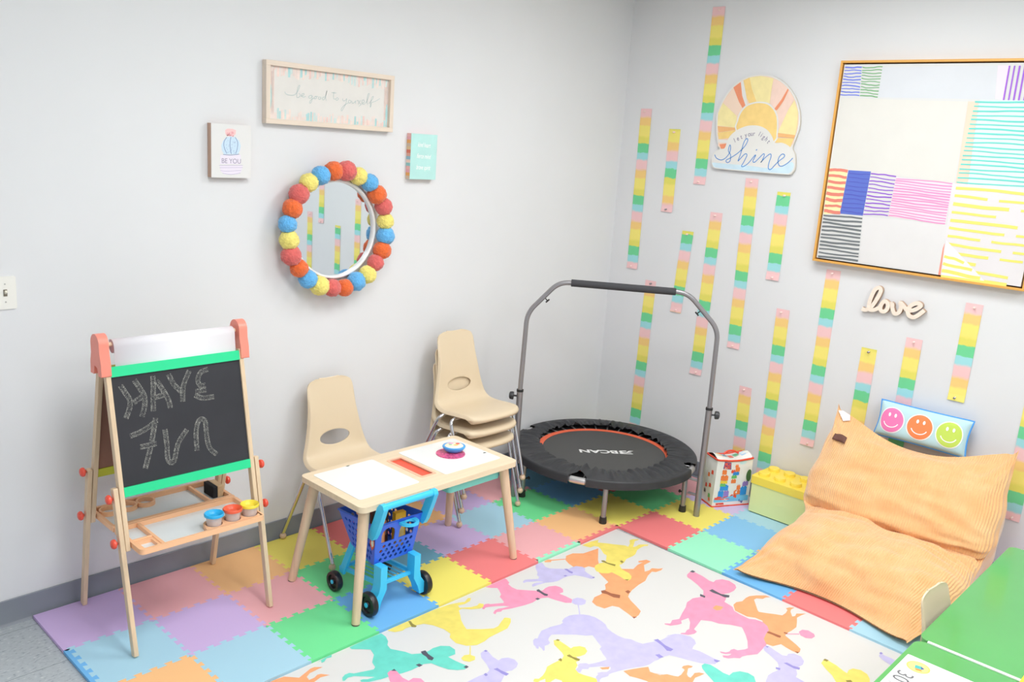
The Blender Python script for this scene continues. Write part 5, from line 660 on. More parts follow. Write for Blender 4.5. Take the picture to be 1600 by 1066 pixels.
# ------------------------------------------------------------------ stacking chairs
SP = [(-.402, .372, .176), (-.413, .382, .180), (-.412, .394, .184), (-.395, .403, .186), (-.36, .406, .187), (-.30, .404, .187), (-.24, .399, .187), (-.19, .398, .188), (-.155, .405, .185), (-.130, .422, .180), (-.115, .447, .171), (-.105, .480, .160), (-.098, .520, .150), (-.090, .570, .140), (-.080, .620, .132), (-.070, .670, .128), (-.061, .710, .124), (-.056, .730, .118), (-.0525, .744, .106), (-.0505, .753, .082), (-.0490, .757, .056), (-.0455, .758, .052), (-.041, .754, .050)]
SPS = smooth_path(SP, 5)
plast = M('chair_plastic', (224, 205, 176), .42, bs=.15, bscale=500); chrome = M('chrome', (214, 214, 220), .12, metal=1); glide = M('nylon_glide', (214, 186, 158), .5)
def make_chair(label, sc=1):
    t = root('stacking_chair', (0, 0, 0), label, 'chair'); nv = len(SPS); nu = 33
    L = [0]
    for a, c in zip(SPS, SPS[1:]): L.append(L[-1] + math.hypot(a[0] - c[0], a[1] - c[1]))
    iz = min(range(nv), key=lambda k: abs(SPS[k][1] - .490) + (0 if SPS[k][0] > -.13 else 9)); Lh = L[iz]
    vs = []; fl = []
    for j, (y, z, hw) in enumerate(SPS):
        a, c = SPS[max(j - 1, 0)], SPS[min(j + 1, nv - 1)]; d = Vector((0, c[0] - a[0], c[1] - a[1])).normalized(); n_ = Vector((0, -d.z, d.y)) # outward normal (up on seat, front on back)
        for i in range(nu):
            s_ = (i / (nu - 1)) * 2 - 1; e = abs(s_); wz = min(1, max(0, (z - .40) / .08)); wz = wz * wz * (3 - 2 * wz); tz = 1 if z < .6 else max(.15, (.757 - z) / .157); dish = (.018 * e ** 2.4 * wz + .006 * e ** 3 * (1 - wz)) * tz
            lip = -.018 * max(0, (e - .90) / .10) ** 2 * (1 if z < .6 else max(0, (.738 - z) / .138)); fw = max(0, min(1, (-.30 - y) / .11))
            xx = hw * s_
            p = Vector((xx * (1 - .04 * fw * e ** 4), y + .040 * fw ** 1.5 * e ** 3.2, z)) + n_ * (dish + lip); vs.append(p); fl.append((xx, L[j] - Lh))
    ax, ay = .082, .034; fs = []
    ins = lambda q: (q[0] / ax) ** 2 + (q[1] / ay) ** 2
    for j in range(nv - 1):
        for i in range(nu - 1):
            q = [j * nu + i, j * nu + i + 1, (j + 1) * nu + i + 1, (j + 1) * nu + i]
            c = (sum(fl[k][0] for k in q) / 4, sum(fl[k][1] for k in q) / 4)
            if ins(c) > 1: fs.append(q)
    cnt = {}
    for q in fs:
        for k in range(4): e = tuple(sorted((q[k], q[(k + 1) % 4]))); cnt[e] = cnt.get(e, 0) + 1
    bset = {k for e, n_ in cnt.items() if n_ == 1 for k in e if abs(fl[k][0]) < .12 and abs(fl[k][1]) < .06}
    from bisect import bisect
    def pos(xx, l):
        l = min(max(l + Lh, 0), L[-1] - 1e-6); j = max(0, bisect(L, l) - 1); f = (l - L[j]) / (L[j + 1] - L[j]); y, z, hw = [SPS[j][k] * (1 - f) + SPS[j + 1][k] * f for k in range(3)]
        a, c = SPS[max(j - 1, 0)], SPS[min(j + 2, nv - 1)]; d = Vector((0, c[0] - a[0], c[1] - a[1])).normalized(); n_ = Vector((0, -d.z, d.y)); return Vector((xx, y, z)) + n_ * (.018 * abs(xx / hw) ** 2.4)
    for k in bset:
        r_ = math.sqrt(ins(fl[k])); vs[k] = pos(fl[k][0] / r_, fl[k][1] / r_)
    b = MB(); used = sorted({k for q in fs for k in q}); mp_ = {k: i for i, k in enumerate(used)}
    b.add([vs[k] for k in used], [[mp_[k] for k in q] for q in fs], plast)
    sh = b.build('seat_shell', t, smooth=60, solid=.0065, soff=-1, bevel=.002)
    for yf, yt, sgn in ((-.405, -.285, 'f'), (-.012, -.205, 'r')):
        for sx in (-1, 1):
            P = fillet([(sx * .210, yf, .03), (sx * .217, yt, .378), (0, yt, .378)], .035, 8)
            lg = MB().tube(P, .0088, chrome, 18).build('leg', t, smooth=50)
            d = (Vector((sx * .192, yf, .03)) - Vector((sx * .138, yt, .378))).normalized()
            MB().lathe([(0, 0)] + [(.0152 * math.sin(R(a)), .0152 - .0152 * math.cos(R(a))) for a in range(15, 151, 15)] + [(.0093, .034), (0, .034)], glide, Vector((sx * .210, yf, .001)), (0, 0, 1), 20).build('glide', lg, smooth=60)
    b = MB()
    for sx in (-1, 1): b.tube([(sx * .09, -.285, .384), (sx * .09, -.205, .384)], .006, chrome, 10)
    b.build('seat_bracket', t, smooth=40)
    t.scale = (sc,) * 3; return t
c0 = make_chair('beige child\'s chair standing alone behind the wooden table, beside the easel'); c0['group'] = 'beige stacking chairs'
def place(o, x, y, z, rz, label, sc=1, rx=0): o.location = (x, y, z); o.rotation_euler = (R(rx), 0, R(rz)); o['label'] = label; o.scale = (sc,) * 3; return o
place(c0, 1.262, 0, 0, 0, c0['label'])
for k, (dx, dy, rz, lb) in enumerate(((-.002, -.022, 0, 'beige child\'s chair at the bottom of the stack, feet on the floor mat'), (.004, -.026, 0, 'beige child\'s chair in the middle of the stack of three'), (.010, -.031, 0, 'beige child\'s chair on top of the stack of three'))):
    place(copy_tree(c0), 1.996 + dx, dy, .0735 * k, rz, lb)
place(copy_tree(c0), 1.800, -2.540, 0, -5, 'beige child\'s chair whose curved back pokes up behind the green table', .78)
# ------------------------------------------------------------------ toy shopping cart
CX = 1.09; bl = M('cart_blue', (52, 108, 232), .35); lb = M('cart_light_blue', (64, 202, 250), .35)
C = root('toy_shopping_cart', (CX, -.68, 0), 'blue plastic toy shopping cart with black wheels under the wooden table', 'toy cart')
def panel(mb, A, B, Cc, D, holes, m_, th=.004):
    A, B, Cc, D = map(Vector, (A, B, Cc, D)); n_ = (B - A).cross(D - A).normalized()
    f = lambda u, v, h: (A * (1 - u) + B * u) * (1 - v) + (D * (1 - u) + Cc * u) * v - n_ * h
    w_ = ((B - A).length + (Cc - D).length) / 2; h_ = ((D - A).length + (Cc - B).length) / 2
    hs = []
    for hh in holes:
        if hh[0] == 'c': hs.append([(hh[1] + hh[3] / w_ * math.cos(R(a)), hh[2] + hh[3] / h_ * math.sin(R(a))) for a in range(0, 360, 36)][::-1])
        else: hs.append(hh[1][::-1])
    mb.prism([(0, 0), (1, 0), (1, 1), (0, 1)], f, th, m_, holes=hs)
# corners: rear (handle) face y -.80, front y -.53
RT, RB, FT, FB = -.800, -.770, -.535, -.600
tl = Vector((CX - .118, RT, .372)); trr = Vector((CX + .118, RT, .372)); blw = Vector((CX - .098, RB, .190)); brw = Vector((CX + .098, RB, .190))
ftl = Vector((CX - .105, FT, .352)); ftr = Vector((CX + .105, FT, .352)); fbl = Vector((CX - .085, FB, .215)); fbr = Vector((CX + .085, FB, .215))
arch = lambda x0, x1: [(x0, .52), (x1, .52)] + [((x0 + x1) / 2 + (x1 - x0) / 2 * math.cos(R(a)), .72 + .16 * math.sin(R(a))) for a in range(0, 181, 30)]
dots = lambda nx, ny, v0, v1, r_=.0082, x0=.12, x1=.90: [('c', x0 + (x1 - x0) * (i + .25 + .5 * (j % 2)) / nx, v0 + (v1 - v0) * j / (ny - 1), r_) for j in range(ny) for i in range(nx)]
b = MB(); panel(b, blw, brw, trr, tl, [('p', arch(.14, .44)), ('p', arch(.54, .88))] + dots(6, 4, .10, .42), bl)
panel(b, fbl, blw, tl, ftl, dots(7, 5, .10, .80), bl); panel(b, brw, fbr, ftr, trr, dots(7, 5, .10, .80), bl); panel(b, fbr, fbl, ftl, ftr, dots(6, 4, .15, .75), bl); panel(b, fbl, fbr, brw, blw, dots(6, 4, .15, .85), bl)
b.tube([tl, trr, ftr, ftl], .005, bl, 8, closed=True); b.build('basket', C, smooth=30, recalc=False)
b = MB(); q = lambda u, v, h: Vector((CX - .1205 - h, u, v))
b.flat([(-.786, .312), (-.760, .306), (-.754, .284), (-.768, .258), (-.784, .280)], lambda u, v, h: Vector((CX - .1165 + (.36 - v) * .08, u, v)), 0, M('sticker_orange', (238, 96, 60), .4))
b.flat([(-.781, .304), (-.766, .300), (-.763, .288), (-.770, .272), (-.780, .284)], lambda u, v, h: Vector((CX - .1172 + (.36 - v) * .08, u, v)), 0, M('sticker_white', (246, 240, 230), .4)); b.build('shield_sticker', C, smooth=0)
# handle
for s_ in (-1, 1):
    P = [(-.772, .328), (-.806, .322), (-.824, .350), (-.852, .420), (-.870, .470), (-.862, .487), (-.842, .488), (-.828, .470), (-.802, .400), (-.780, .352)]
    MB().prism(P, lambda u, v, h, s_=s_: Vector((CX + s_ * .1275 - .011 + h, u, v)), .022, lb).build('handle_arm', C, bevel=.004, smooth=40, recalc=True)
MB().tube([(CX - .135, -.852, .474), (CX + .135, -.852, .474)], .0135, lb, 20).build('handle_bar', C, smooth=50, bevel=.002)
b = MB(); f = lambda u, v, h: Vector((CX + .035 + u, RT - .002 - v, .352 + h)); b.prism([(-.040, 0), (.044, 0)] + [(.002 + .042 * math.cos(R(a)), .012 + .040 * math.sin(R(a))) for a in range(0, 181, 20)], f, .010, lb, holes=[circ(.002, .020, .022, n=20)[::-1]]); b.build('cup_ring', C, bevel=.002, recalc=True)
# chassis
b = MB()
for s_ in (-1, 1):
    x = CX + s_ * .088
    P = [(x - s_ * .018, .200), (x + s_ * .014, .200), (x + s_ * .014, .125), (x + s_ * .020, .095), (x + s_ * .044, .062), (x + s_ * .044, .020), (x + s_ * .016, .020), (x + s_ * .006, .055), (x - s_ * .018, .100)]
    b.prism(P, lambda u, v, h: Vector((u, -.822 + h, v)), .046, lb)
    b.bar((CX + s_ * .098, -.56, .075), (CX + s_ * .075, -.60, .215), .014, .030, lb)
b.box((CX - .09, -.800, .108), (CX + .09, -.786, .122), lb); b.box((CX - .10, -.555, .086), (CX + .10, -.541, .100), lb)
for s_ in (-1, 1): b.bar((CX + s_ * .085, -.790, .115), (CX + s_ * .092, -.548, .093), .012, .016, lb)
for k in range(7): x = CX - .072 + .024 * k; b.bar((x, -.790, .113), (x, -.548, .091), .004, .004, lb)
for k in range(9): y = -.775 + .025 * k; b.bar((CX - .085, y, .112 - .022 * k / 9), (CX + .085, y, .112 - .022 * k / 9), .004, .004, lb)
b.build('chassis', C, bevel=.0015, recalc=True)
tire = M('cart_tyre', (30, 28, 32), .35)
for x, y, r_, s_ in ((CX - .140, -.800, .050, -1), (CX + .140, -.800, .050, 1), (CX - .128, -.552, .043, -1), (CX + .128, -.552, .043, 1)):
    wv = MB().lathe([(0, 0), (r_ * .30, .0), (r_ * .34, .006), (r_ * .62, .008), (r_ * .70, 0), (r_ * .94, 0), (r_, .006), (r_, .020), (r_ * .94, .026), (0, .026)], tire, (x + s_ * .013, y, r_), (-s_, 0, 0), 40).build('wheel', C, smooth=35)
    MB().lathe([(r_ * .20, -.001), (r_ * .20, .004), (0, .006)], lb, (x + s_ * .012, y, r_), (s_, 0, 0), 16).build('hub_cap', wv, smooth=35)
# groceries
for k, (x, y, z, sx, sy, sz, c, rz, lab) in enumerate(((CX - .052, -.740, .222, .040, .022, .140, (240, 138, 62), 6, 'tall orange toy grocery box at the cart window'), (CX + .045, -.742, .222, .050, .024, .152, (238, 180, 40), -5, 'yellow toy grocery box beside the cart window'), (CX - .010, -.690, .226, .055, .035, .172, (88, 58, 56), 4, 'dark brown toy grocery box in the cart'), (CX - .062, -.650, .226, .030, .040, .130, (120, 200, 232), 0, 'light blue toy carton in the cart'), (CX + .025, -.630, .226, .060, .030, .160, (160, 84, 56), -8, 'russet toy grocery box at the front of the cart'))):
    mm = Matrix.Translation((x, y, z)) @ Matrix.Rotation(R(rz), 4, 'Z'); m_ = M('carton_%d' % k, c, .5); m2 = M('carton_label_%d' % k, tuple(min(255, int(v * .6 + 100)) for v in c), .5)
    b = MB().box((-sx / 2, -sy / 2, 0), (sx / 2, sy / 2, sz), m_, mm); f = lambda u, v, h: mm @ Vector((u, -sy / 2 - .0004 - h, v))
    b.flat(rrect(-sx * .36, sz * .25, sx * .36, sz * .62, .003, 3), f, 0, m2); b.flat(circ(0, sz * .78, sx * .22, n=14), f, 0, m2); o = b.build('toy_grocery_box', smooth=0); tag(o, lab, 'toy food', 'toy groceries in the shopping cart')
# ------------------------------------------------------------------ trampoline
TC = Vector((2.79, -.522, 0)); TZ = .222; TR = .515; far = R(50)
T = root('mini_trampoline', TC, 'round black fitness trampoline with an orange ring and grey handlebar in the corner', 'trampoline')
steel = M('grey_steel', (150, 148, 152), .32, metal=.55); blk = M('black_rubber', (40, 40, 42), .6); silver = M('zinc', (214, 212, 214), .3, metal=.8)
skirt = M('black_polyester', (50, 51, 55), .5, var=.10, vscale=20, bs=.25, bscale=160); ring = lambda r_, z, a: Vector((TC.x + r_ * math.cos(a), TC.y + r_ * math.sin(a), z))
b = MB(); A = TC + Vector((0, 0, TZ - .012))
b.lathe([(0, 0), (.352, 0), (.352, .003), (0, .003)], M('jump_mat', (74, 74, 74), .6, bs=.3, bscale=700), A, n=96).build('jumping_mat', T, smooth=30)
MB().lathe([(.345, .0032), (.345, .0048), (.378, .0048), (.378, .0032)], M('orange_webbing', (240, 108, 74), .55, bs=.2, bscale=400), A, n=96, caps=False).build('orange_band', T, smooth=30)
b = MB()
for k in range(36):
    a = 2 * PI * (k + .5) / 36; b.tube([ring(.374, TZ - .010, a), ring(.44, TZ - .008, a), ring(.492, TZ - .012, a)], .0045, silver, 8)
b.build('springs', T, smooth=40)
MB().tube([ring(.497, TZ - .014, 2 * PI * k / 72) for k in range(72)], .0135, steel, 12, closed=True).build('rim_tube', T, smooth=50)
MB().lathe([(.30, -.004), (.40, -.006), (.49, -.010)], M('gap_shade', (44, 44, 46), .8), A, n=72, caps=False).build('shade_ring', T, smooth=40)  # dark sheet below the springs, standing in for shade in the open gap
rnd = random.Random(5); gap0, gap1 = R(222), R(233)
fold = [(rnd.uniform(0, 2 * PI), rnd.uniform(.5, 1)) for _ in range(90)]
def cover(u, v):
    a = 2 * PI * u; fr_ = max(0, math.cos(a - far)); ri = .352 + .048 * fr_ ** .8; ri += .003 * math.sin(a * 31 + 2 * math.sin(a * 5)); 
    wv_ = noise.noise(Vector((math.cos(a) * 14, math.sin(a) * 14, v * .8))) + .6 * noise.noise(Vector((math.cos(a) * 34, math.sin(a) * 34, v * 1.2 + 5)))
    # depth of pleats grows to the inner edge
    if v < .80:
        t = v / .80; r_ = ri + (TR - .004 - ri) * t; k = (1 - t) ** .7 * math.sin(PI * min(1, t * 3 + .25))
        z = TZ + .004 + .017 * math.sin(PI * min(1, t * .9 + .12)) ** .6 + wv_ * ((.015 + .012 * max(0, -math.cos(a - far))) * (1 - t) ** .5 + .003); z = max(z, TZ - .004 if t < .05 else TZ + .003 + .010 * min(1, t * 4))
    else:
        t = (v - .80) / .20; r_ = TR + .0035 * math.sin(PI * t * .5); z = TZ + .012 - .044 * t
    return Vector((TC.x + r_ * math.cos(a), TC.y + r_ * math.sin(a), z))
b = MB(); b.grid(cover, 480, 34, skirt, closed_u=True)
nf = []; nm = []; nuv = []
for f_, mi_, uv_ in zip(b.f, b.mi, b.uv):
    c = sum((Vector(b.v[k]) for k in f_), Vector()) / 4 - TC; a = math.atan2(c.y, c.x) % (2 * PI); r_ = math.hypot(c.x, c.y)
    if any(abs(((a - g + PI) % (2 * PI)) - PI) < R(5.2) and r_ > .515 - .055 * math.sqrt(max(0, 1 - (((a - g + PI) % (2 * PI) - PI) / R(5.2)) ** 2)) for g in (R(202.5), R(102), R(288))): continue
    nf.append(f_); nm.append(mi_); nuv.append(uv_)
b.f, b.mi, b.uv = nf, nm, nuv; b.build('skirt_cover', T, smooth=180)
for g in (R(202.5), R(102), R(288)):
    b = MB(); P = [ring(.497, TZ - .013, g + R(k)) for k in (-4.6, -2.3, 0, 2.3, 4.6)]; b.tube(P, .0185, silver, 14); b.build('rim_joint', T, smooth=50)
for k in range(6):
    a = R(219.5 + 60 * k); P0, P1 = ring(.497, TZ - .026, a), ring(.500, .028, a)
    lg = MB().tube([P1, P0], .0135, steel, 18).build('leg', T, smooth=50)
    MB().lathe([(.019, 0), (.020, .003), (.0175, .034), (.0140, .034)], blk, (P1.x, P1.y, 0.0), n=24).build('rubber_foot', lg, smooth=40)
    for dz in (.165, .105):
        q_ = ring(.478, dz, a + R(1)); MB().lathe([(.0045, -.012), (.0045, .004), (.010, .006), (.008, .012), (0, .012)], blk, q_, (q_ - Vector((TC.x, TC.y, dz))) * -1, 10).build('wing_bolt', lg, smooth=40)
# handlebar
H = T
HL, HR = Vector((2.285, -.312, 0)), Vector((2.882, -1.097, 0)); e = (HR - HL).normalized(); Lh = (HR - HL).length
hp = lambda s_, z: HL + e * s_ + Vector((0, 0, z))
for P in (HL, HR):
    q_ = MB().tube([P, P + Vector((0, 0, .60))], .0165, steel, 24).build('lower_post', H, smooth=50)
    MB().tube([P + Vector((0, 0, .590)), P + Vector((0, 0, .602))], .0182, blk, 24).build('collar', q_, smooth=50)
    s_ = -1 if P is HL else 1; c = P + Vector((0, 0, .565)) + e * s_ * .018
    MB().lathe([(.005, -.004), (.005, .012), (.020, .014), (.022, .020), (.020, .034), (.012, .038), (0, .038)], M('knob_black', (52, 52, 56), .35), c, e * s_, 16).build('tension_knob', q_, smooth=50)
    a = (TC + Vector((0, 0, 0)) - P); a.z = 0; a = a.normalized() * .06
    for z in (.115, .195): MB().bar(P + Vector((0, 0, z)), P + a + Vector((0, 0, z)), .006, .026, steel, up=(0, 0, 1)).build('post_bracket', q_, smooth=0)
top = fillet([hp(0, .60), hp(.008, 1.015), hp(.160, 1.190), hp(Lh - .175, 1.190), hp(Lh - .004, 1.015), hp(Lh, .60)], .055, 8)
MB().tube(top, .0125, steel, 18).build('upper_bar', H, smooth=60)
MB().tube([hp(.222, 1.190), hp(Lh - .235, 1.190)], .0185, M('foam_grip', (62, 62, 66), .8, bs=.2, bscale=300), 22).build('foam_grip', H, smooth=50, bevel=.002)
for s_, z in ((.090, 1.105), (Lh - .100, 1.105)):
    c = hp(s_, z); d = (Vector((e.x, e.y, 0)) * (1 if s_ < .5 else -1) + Vector((0, 0, -1))).normalized()
    MB().tube([c, c + d * .026], .003, blk, 8).tube([c + d * .026 - d.cross(Vector((e.y, -e.x, 0))) * .012, c + d * .026 + d.cross(Vector((e.y, -e.x, 0))) * .012], .004, blk, 8).build('locking_bolt', H, smooth=40)
# print on the mat
rd = Vector((-.75, .66, 0)).normalized(); up = Vector((-rd.y, rd.x, 0)); 
if up.y > 0: up = -up
LC = Vector((2.790, -.540, TZ - .0086)); lf = lambda u, v, h: LC + rd * u + up * v + Vector((0, 0, h)); wh = M('logo_white', (232, 232, 232), .5); b = MB()
b.text('BCAN', lf, 0, wh, .066, (.045, 0), sx=1.25, bold=.0022)
b.flat([(-.150, .027), (-.078, .027), (-.070, .016), (-.080, .004), (-.072, -.010), (-.082, -.024), (-.118, -.026), (-.118, -.014), (-.094, -.013), (-.090, -.006), (-.098, .000), (-.128, .002), (-.118, .010), (-.094, .012), (-.092, .017), (-.143, .018)], lf, 0, wh)
b.flat([(-.146, .004), (-.112, .004), (-.134, -.026), (-.162, -.026), (-.142, -.014), (-.128, -.014)], lf, .00005, wh)
b.build('printed_logo', T, smooth=0)
# ------------------------------------------------------------------ bag of building blocks
ba = math.atan2(-.11, .21); BO = Vector((3.052, -1.088, 0)); bx = Vector((math.cos(ba), math.sin(ba), 0)); by = Vector((-bx.y, bx.x, 0)); BWd, BD, BH = .232, .115, .272
bag = root('block_bag', BO + bx * BWd / 2 + by * BD / 2, 'white zip bag of toy building blocks with red trim beside the trampoline', 'toy bag')
bf = lambda u, v, w_: BO + bx * u + by * w_ + Vector((0, 0, v)); vin = M('vinyl_white', (240, 240, 238), .25, coat=.4); redt = M('red_piping', (232, 78, 54), .35)
def bagpt(a, v):  # a: perimeter 0..4, v height 0..1
    k = int(a) % 4; f = a - int(a); c = [(0, 0), (BWd, 0), (BWd, BD), (0, BD)]; p_, q_ = c[k], c[(k + 1) % 4]; u, w_ = p_[0] + (q_[0] - p_[0]) * f, p_[1] + (q_[1] - p_[1]) * f
    cu, cw = BWd / 2, BD / 2; tp = 1 - .04 * v; bul = 1 + .06 * math.sin(PI * v) * (math.sin(PI * f)); wob = .0025 * noise.noise(Vector((u * 30, w_ * 30, v * 9)))
    return bf(cu + (u - cu) * tp * (bul if k % 2 else 1) + wob, v * BH + (.010 * math.sin(PI * f) * -1 * v if k in (0, 2) else 0), cw + (w_ - cw) * tp * (bul if k % 2 == 0 else 1) + wob)
b = MB(); b.grid(lambda u, v: bagpt(u * 4, v), 64, 20, vin, closed_u=True)
b.build('bag_body', bag, smooth=60)
b = MB(); b.grid(lambda u, v: bagpt(0 + u, 1) * (1 - v) + bagpt(3 - u if u < 1 else 2, 1) * v + Vector((0, 0, .022 * math.sin(PI * v) * (.6 + .4 * math.cos(u * 6)))), 17, 7, vin); 
for k, c in enumerate(((246, 208, 92), (90, 180, 220), (240, 110, 90), (120, 200, 150), (180, 210, 240))):
    u = .16 + .17 * k; w0 = .30 + .1 * (k % 2)
    pt_ = lambda a, w_: bagpt(a, 1) * (1 - w_) + bagpt(3 - a, 1) * w_ + Vector((0, 0, .022 * math.sin(PI * w_) * (.6 + .4 * math.cos(a * 6)) + .0012))
    b.add([pt_(u - .07, w0), pt_(u + .07, w0 + .05), pt_(u + .05, w0 + .32), pt_(u - .08, w0 + .25)], [(0, 1, 2, 3)], M('bagtop_%d' % k, c, .3))
b.build('bag_top', bag, smooth=60)
for nm, v in (('top_piping', 1.0), ('bottom_piping', .012)): MB().tube([bagpt(4 * k / 64, v) for k in range(64)], .0045 if v < .5 else .0055, redt, 8, closed=True).build(nm, bag, smooth=50)
b = MB(); hpnts = [bagpt(.3, 1) * .5 + bagpt(2.7, 1) * .5 + Vector((0, 0, .020)), bagpt(.42, 1) * .5 + bagpt(2.58, 1) * .5 + Vector((0, 0, .036)), bagpt(.58, 1) * .5 + bagpt(2.42, 1) * .5 + Vector((0, 0, .036)), bagpt(.72, 1) * .5 + bagpt(2.28, 1) * .5 + Vector((0, 0, .020))]
b.tube(smooth_path([tuple(p_) for p_ in hpnts], 5), .006, redt, 10).build('handle', bag, smooth=50)
b = MB()
def fr2(u, v, h):  # front print follows the bulge
    u = .5 + (u - .56) * 1.12; v = .5 + (v - .47) * 1.08; p_ = bagpt(min(max(u, .02), .985), min(max(v, .02), .98)); return p_ - by * (.0012 + h)
def pp(poly, c, h=0): b.flat(poly, fr2, h, M('print_%d_%d_%d' % c, c, .35))
def blk_(x, y, w_, h_, c):
    pp([(x, y), (x + w_ / 2, y), (x + w_, y), (x + w_, y + h_), (x, y + h_)], c, .0004)
    pp([(x + w_ * .15, y + h_), (x + w_ * .42, y + h_), (x + w_ * .42, y + h_ + .018), (x + w_ * .15, y + h_ + .018)], c, .0004); pp([(x + w_ * .58, y + h_), (x + w_ * .85, y + h_), (x + w_ * .85, y + h_ + .018), (x + w_ * .58, y + h_ + .018)], c, .0004)
pp([(.14, .10), (.98, .10), (.98, .20), (.70, .24), (.4, .19), (.14, .17)], (120, 200, 240)); pp([(.20, .045), (.40, .045), (.38, .085), (.20, .085)], (232, 84, 66), .0003)
pp([(.0, .02), (.99, .02), (.99, .035), (0, .035)], (244, 244, 244), .0002)
RD, OR_, YE, GR, BU, PU = (236, 86, 58), (244, 132, 70), (246, 210, 70), (110, 196, 110), (50, 150, 230), (156, 130, 210)
blk_(.15, .15, .36, .045, RD); blk_(.22, .20, .13, .12, BU); blk_(.36, .20, .12, .12, PU); blk_(.25, .34, .2, .10, BU); blk_(.24, .42, .14, .05, GR); blk_(.24, .48, .17, .05, YE); blk_(.24, .54, .18, .09, OR_); blk_(.26, .66, .11, .08, OR_)
blk_(.50, .48, .12, .07, OR_); blk_(.50, .58, .13, .05, GR); blk_(.53, .64, .15, .06, BU); blk_(.48, .69, .10, .05, RD); blk_(.58, .71, .11, .08, OR_); blk_(.57, .80, .08, .04, OR_)
blk_(.52, .17, .16, .06, RD); blk_(.60, .24, .16, .08, OR_); blk_(.66, .34, .09, .08, OR_); blk_(.76, .22, .16, .16, BU); blk_(.80, .40, .14, .08, PU)
pp([(.27, .77), (.47, .76), (.46, .90), (.29, .91)], (74, 78, 150), .0002); b.text('MEGA', fr2, .0006, M('print_logo_red', (240, 96, 70), .4), .075, (.375, .865), sx=.75, bold=.004); b.text('BLOKS', fr2, .0006, M('print_logo_red', (240, 96, 70), .4), .075, (.37, .80), sx=.68, bold=.004)
b.text('80', fr2, .0006, M('print_navy', (60, 66, 150), .4), .11, (.80, .092), sx=.9, bold=.005)
pp(circ(.76, .88, .09, .035, 20), (200, 234, 238)); pp(circ(.94, .60, .07, .12, 20), (70, 110, 66), .0005)
b.build('printed_front', bag, smooth=0)
b = MB()
fs_ = lambda u, v, h: bagpt(3 + (1 - u) * .9999, v) - bx * .0015
for k, (u, v, c) in enumerate(((.25, .70, RD), (.5, .62, OR_), (.3, .42, RD), (.62, .38, RD), (.3, .2, GR), (.28, .12, OR_), (.7, .25, (90, 90, 90)))): b.flat([(u - .09, v - .03), (u + .08, v - .035), (u + .07, v + .04), (u - .02, v + .055), (u - .08, v + .03)], fs_, 0, M('print_%d_%d_%d' % c, c, .35))
b.build('printed_side', bag, smooth=0)
# ------------------------------------------------------------------ brick-shaped storage box
x0, x1, y0, y1 = 3.168, 3.392, -1.602, -1.236
bb = root('brick_box', ((x0 + x1) / 2, (y0 + y1) / 2, 0), 'pale green storage box with a yellow studded brick lid beside the orange lounger', 'storage box')
MB().prism(rrect(x0 + .004, y0 + .004, x1 - .004, y1 - .004, .008), lambda u, v, h: Vector((u, v, .006 + h)), .160, M('lime_tub', (230, 238, 170), .45)).build('tub', bb, bevel=.002)
MB().prism(rrect(x0 + .010, y0 + .010, x1 - .010, y1 - .010, .008), lambda u, v, h: Vector((u, v, h)), .006, M('dark_green_foot', (30, 92, 60), .6)).build('base', bb, smooth=0)
yl = M('brick_yellow', (252, 226, 90), .38); MB().prism(rrect(x0, y0, x1, y1, .008), lambda u, v, h: Vector((u, v, .166 + h)), .042, yl).build('lid', bb, bevel=.0025)
LIDO = [o for o in bb.children if o.name.startswith('lid')][-1]
for i in range(2):
    for j in range(4): MB().lathe([(.030, 0), (.030, .015), (.028, .018), (0, .018)], yl, (x0 + .056 + .112 * i, y1 - .046 - .0915 * j, .208), n=28).build('stud', LIDO, smooth=40)
# ------------------------------------------------------------------ floor lounger (giant folded pillow)
LG = root('floor_lounger', (2.88, -1.985, 0), 'huge orange corduroy floor pillow folded against the right wall as a lounger', 'floor pillow')
def spl(P, t):
    n_ = len(P) - 1; x = t * n_; i = min(int(x), n_ - 1); f = x - i; g = [P[min(max(i + d, 0), n_)] for d in (-1, 0, 1, 2)]
    return [.5 * (2 * g[1][a] + (g[2][a] - g[0][a]) * f + (2 * g[0][a] - 5 * g[1][a] + 4 * g[2][a] - g[3][a]) * f * f + (3 * g[1][a] - g[0][a] - 3 * g[2][a] + g[3][a]) * f ** 3) for a in range(len(P[0]))]
TOPC = [(2.545, .016), (2.575, .105), (2.66, .195), (2.78, .245), (2.88, .262), (2.955, .252), (3.012, .208), (2.966, .272), (2.988, .352), (3.045, .430), (3.10, .500), (3.165, .550), (3.245, .560)]
BOTC = [(2.545, .010), (2.66, .002), (2.78, .002), (2.88, .002), (2.97, .002), (3.06, .002), (3.15, .003), (3.25, .02), (3.33, .10), (3.378, .24), (3.385, .36), (3.36, .46), (3.25, .555)]
SEAM = [(2.365, .018), (2.53, .045), (2.66, .080), (2.78, .110), (2.88, .140), (2.96, .19), (3.03, .24), (3.08, .29), (3.13, .355), (3.18, .43), (3.22, .515), (3.262, .61), (3.308, .735)]
YL = [-1.518, -1.572, -1.600, -1.622, -1.640, -1.640, -1.600, -1.585, -1.580, -1.585, -1.590, -1.580, -1.550]; YR = [-2.385, -2.400, -2.435, -2.450, -2.445, -2.430, -2.440, -2.455, -2.455, -2.450, -2.445, -2.450, -2.478]
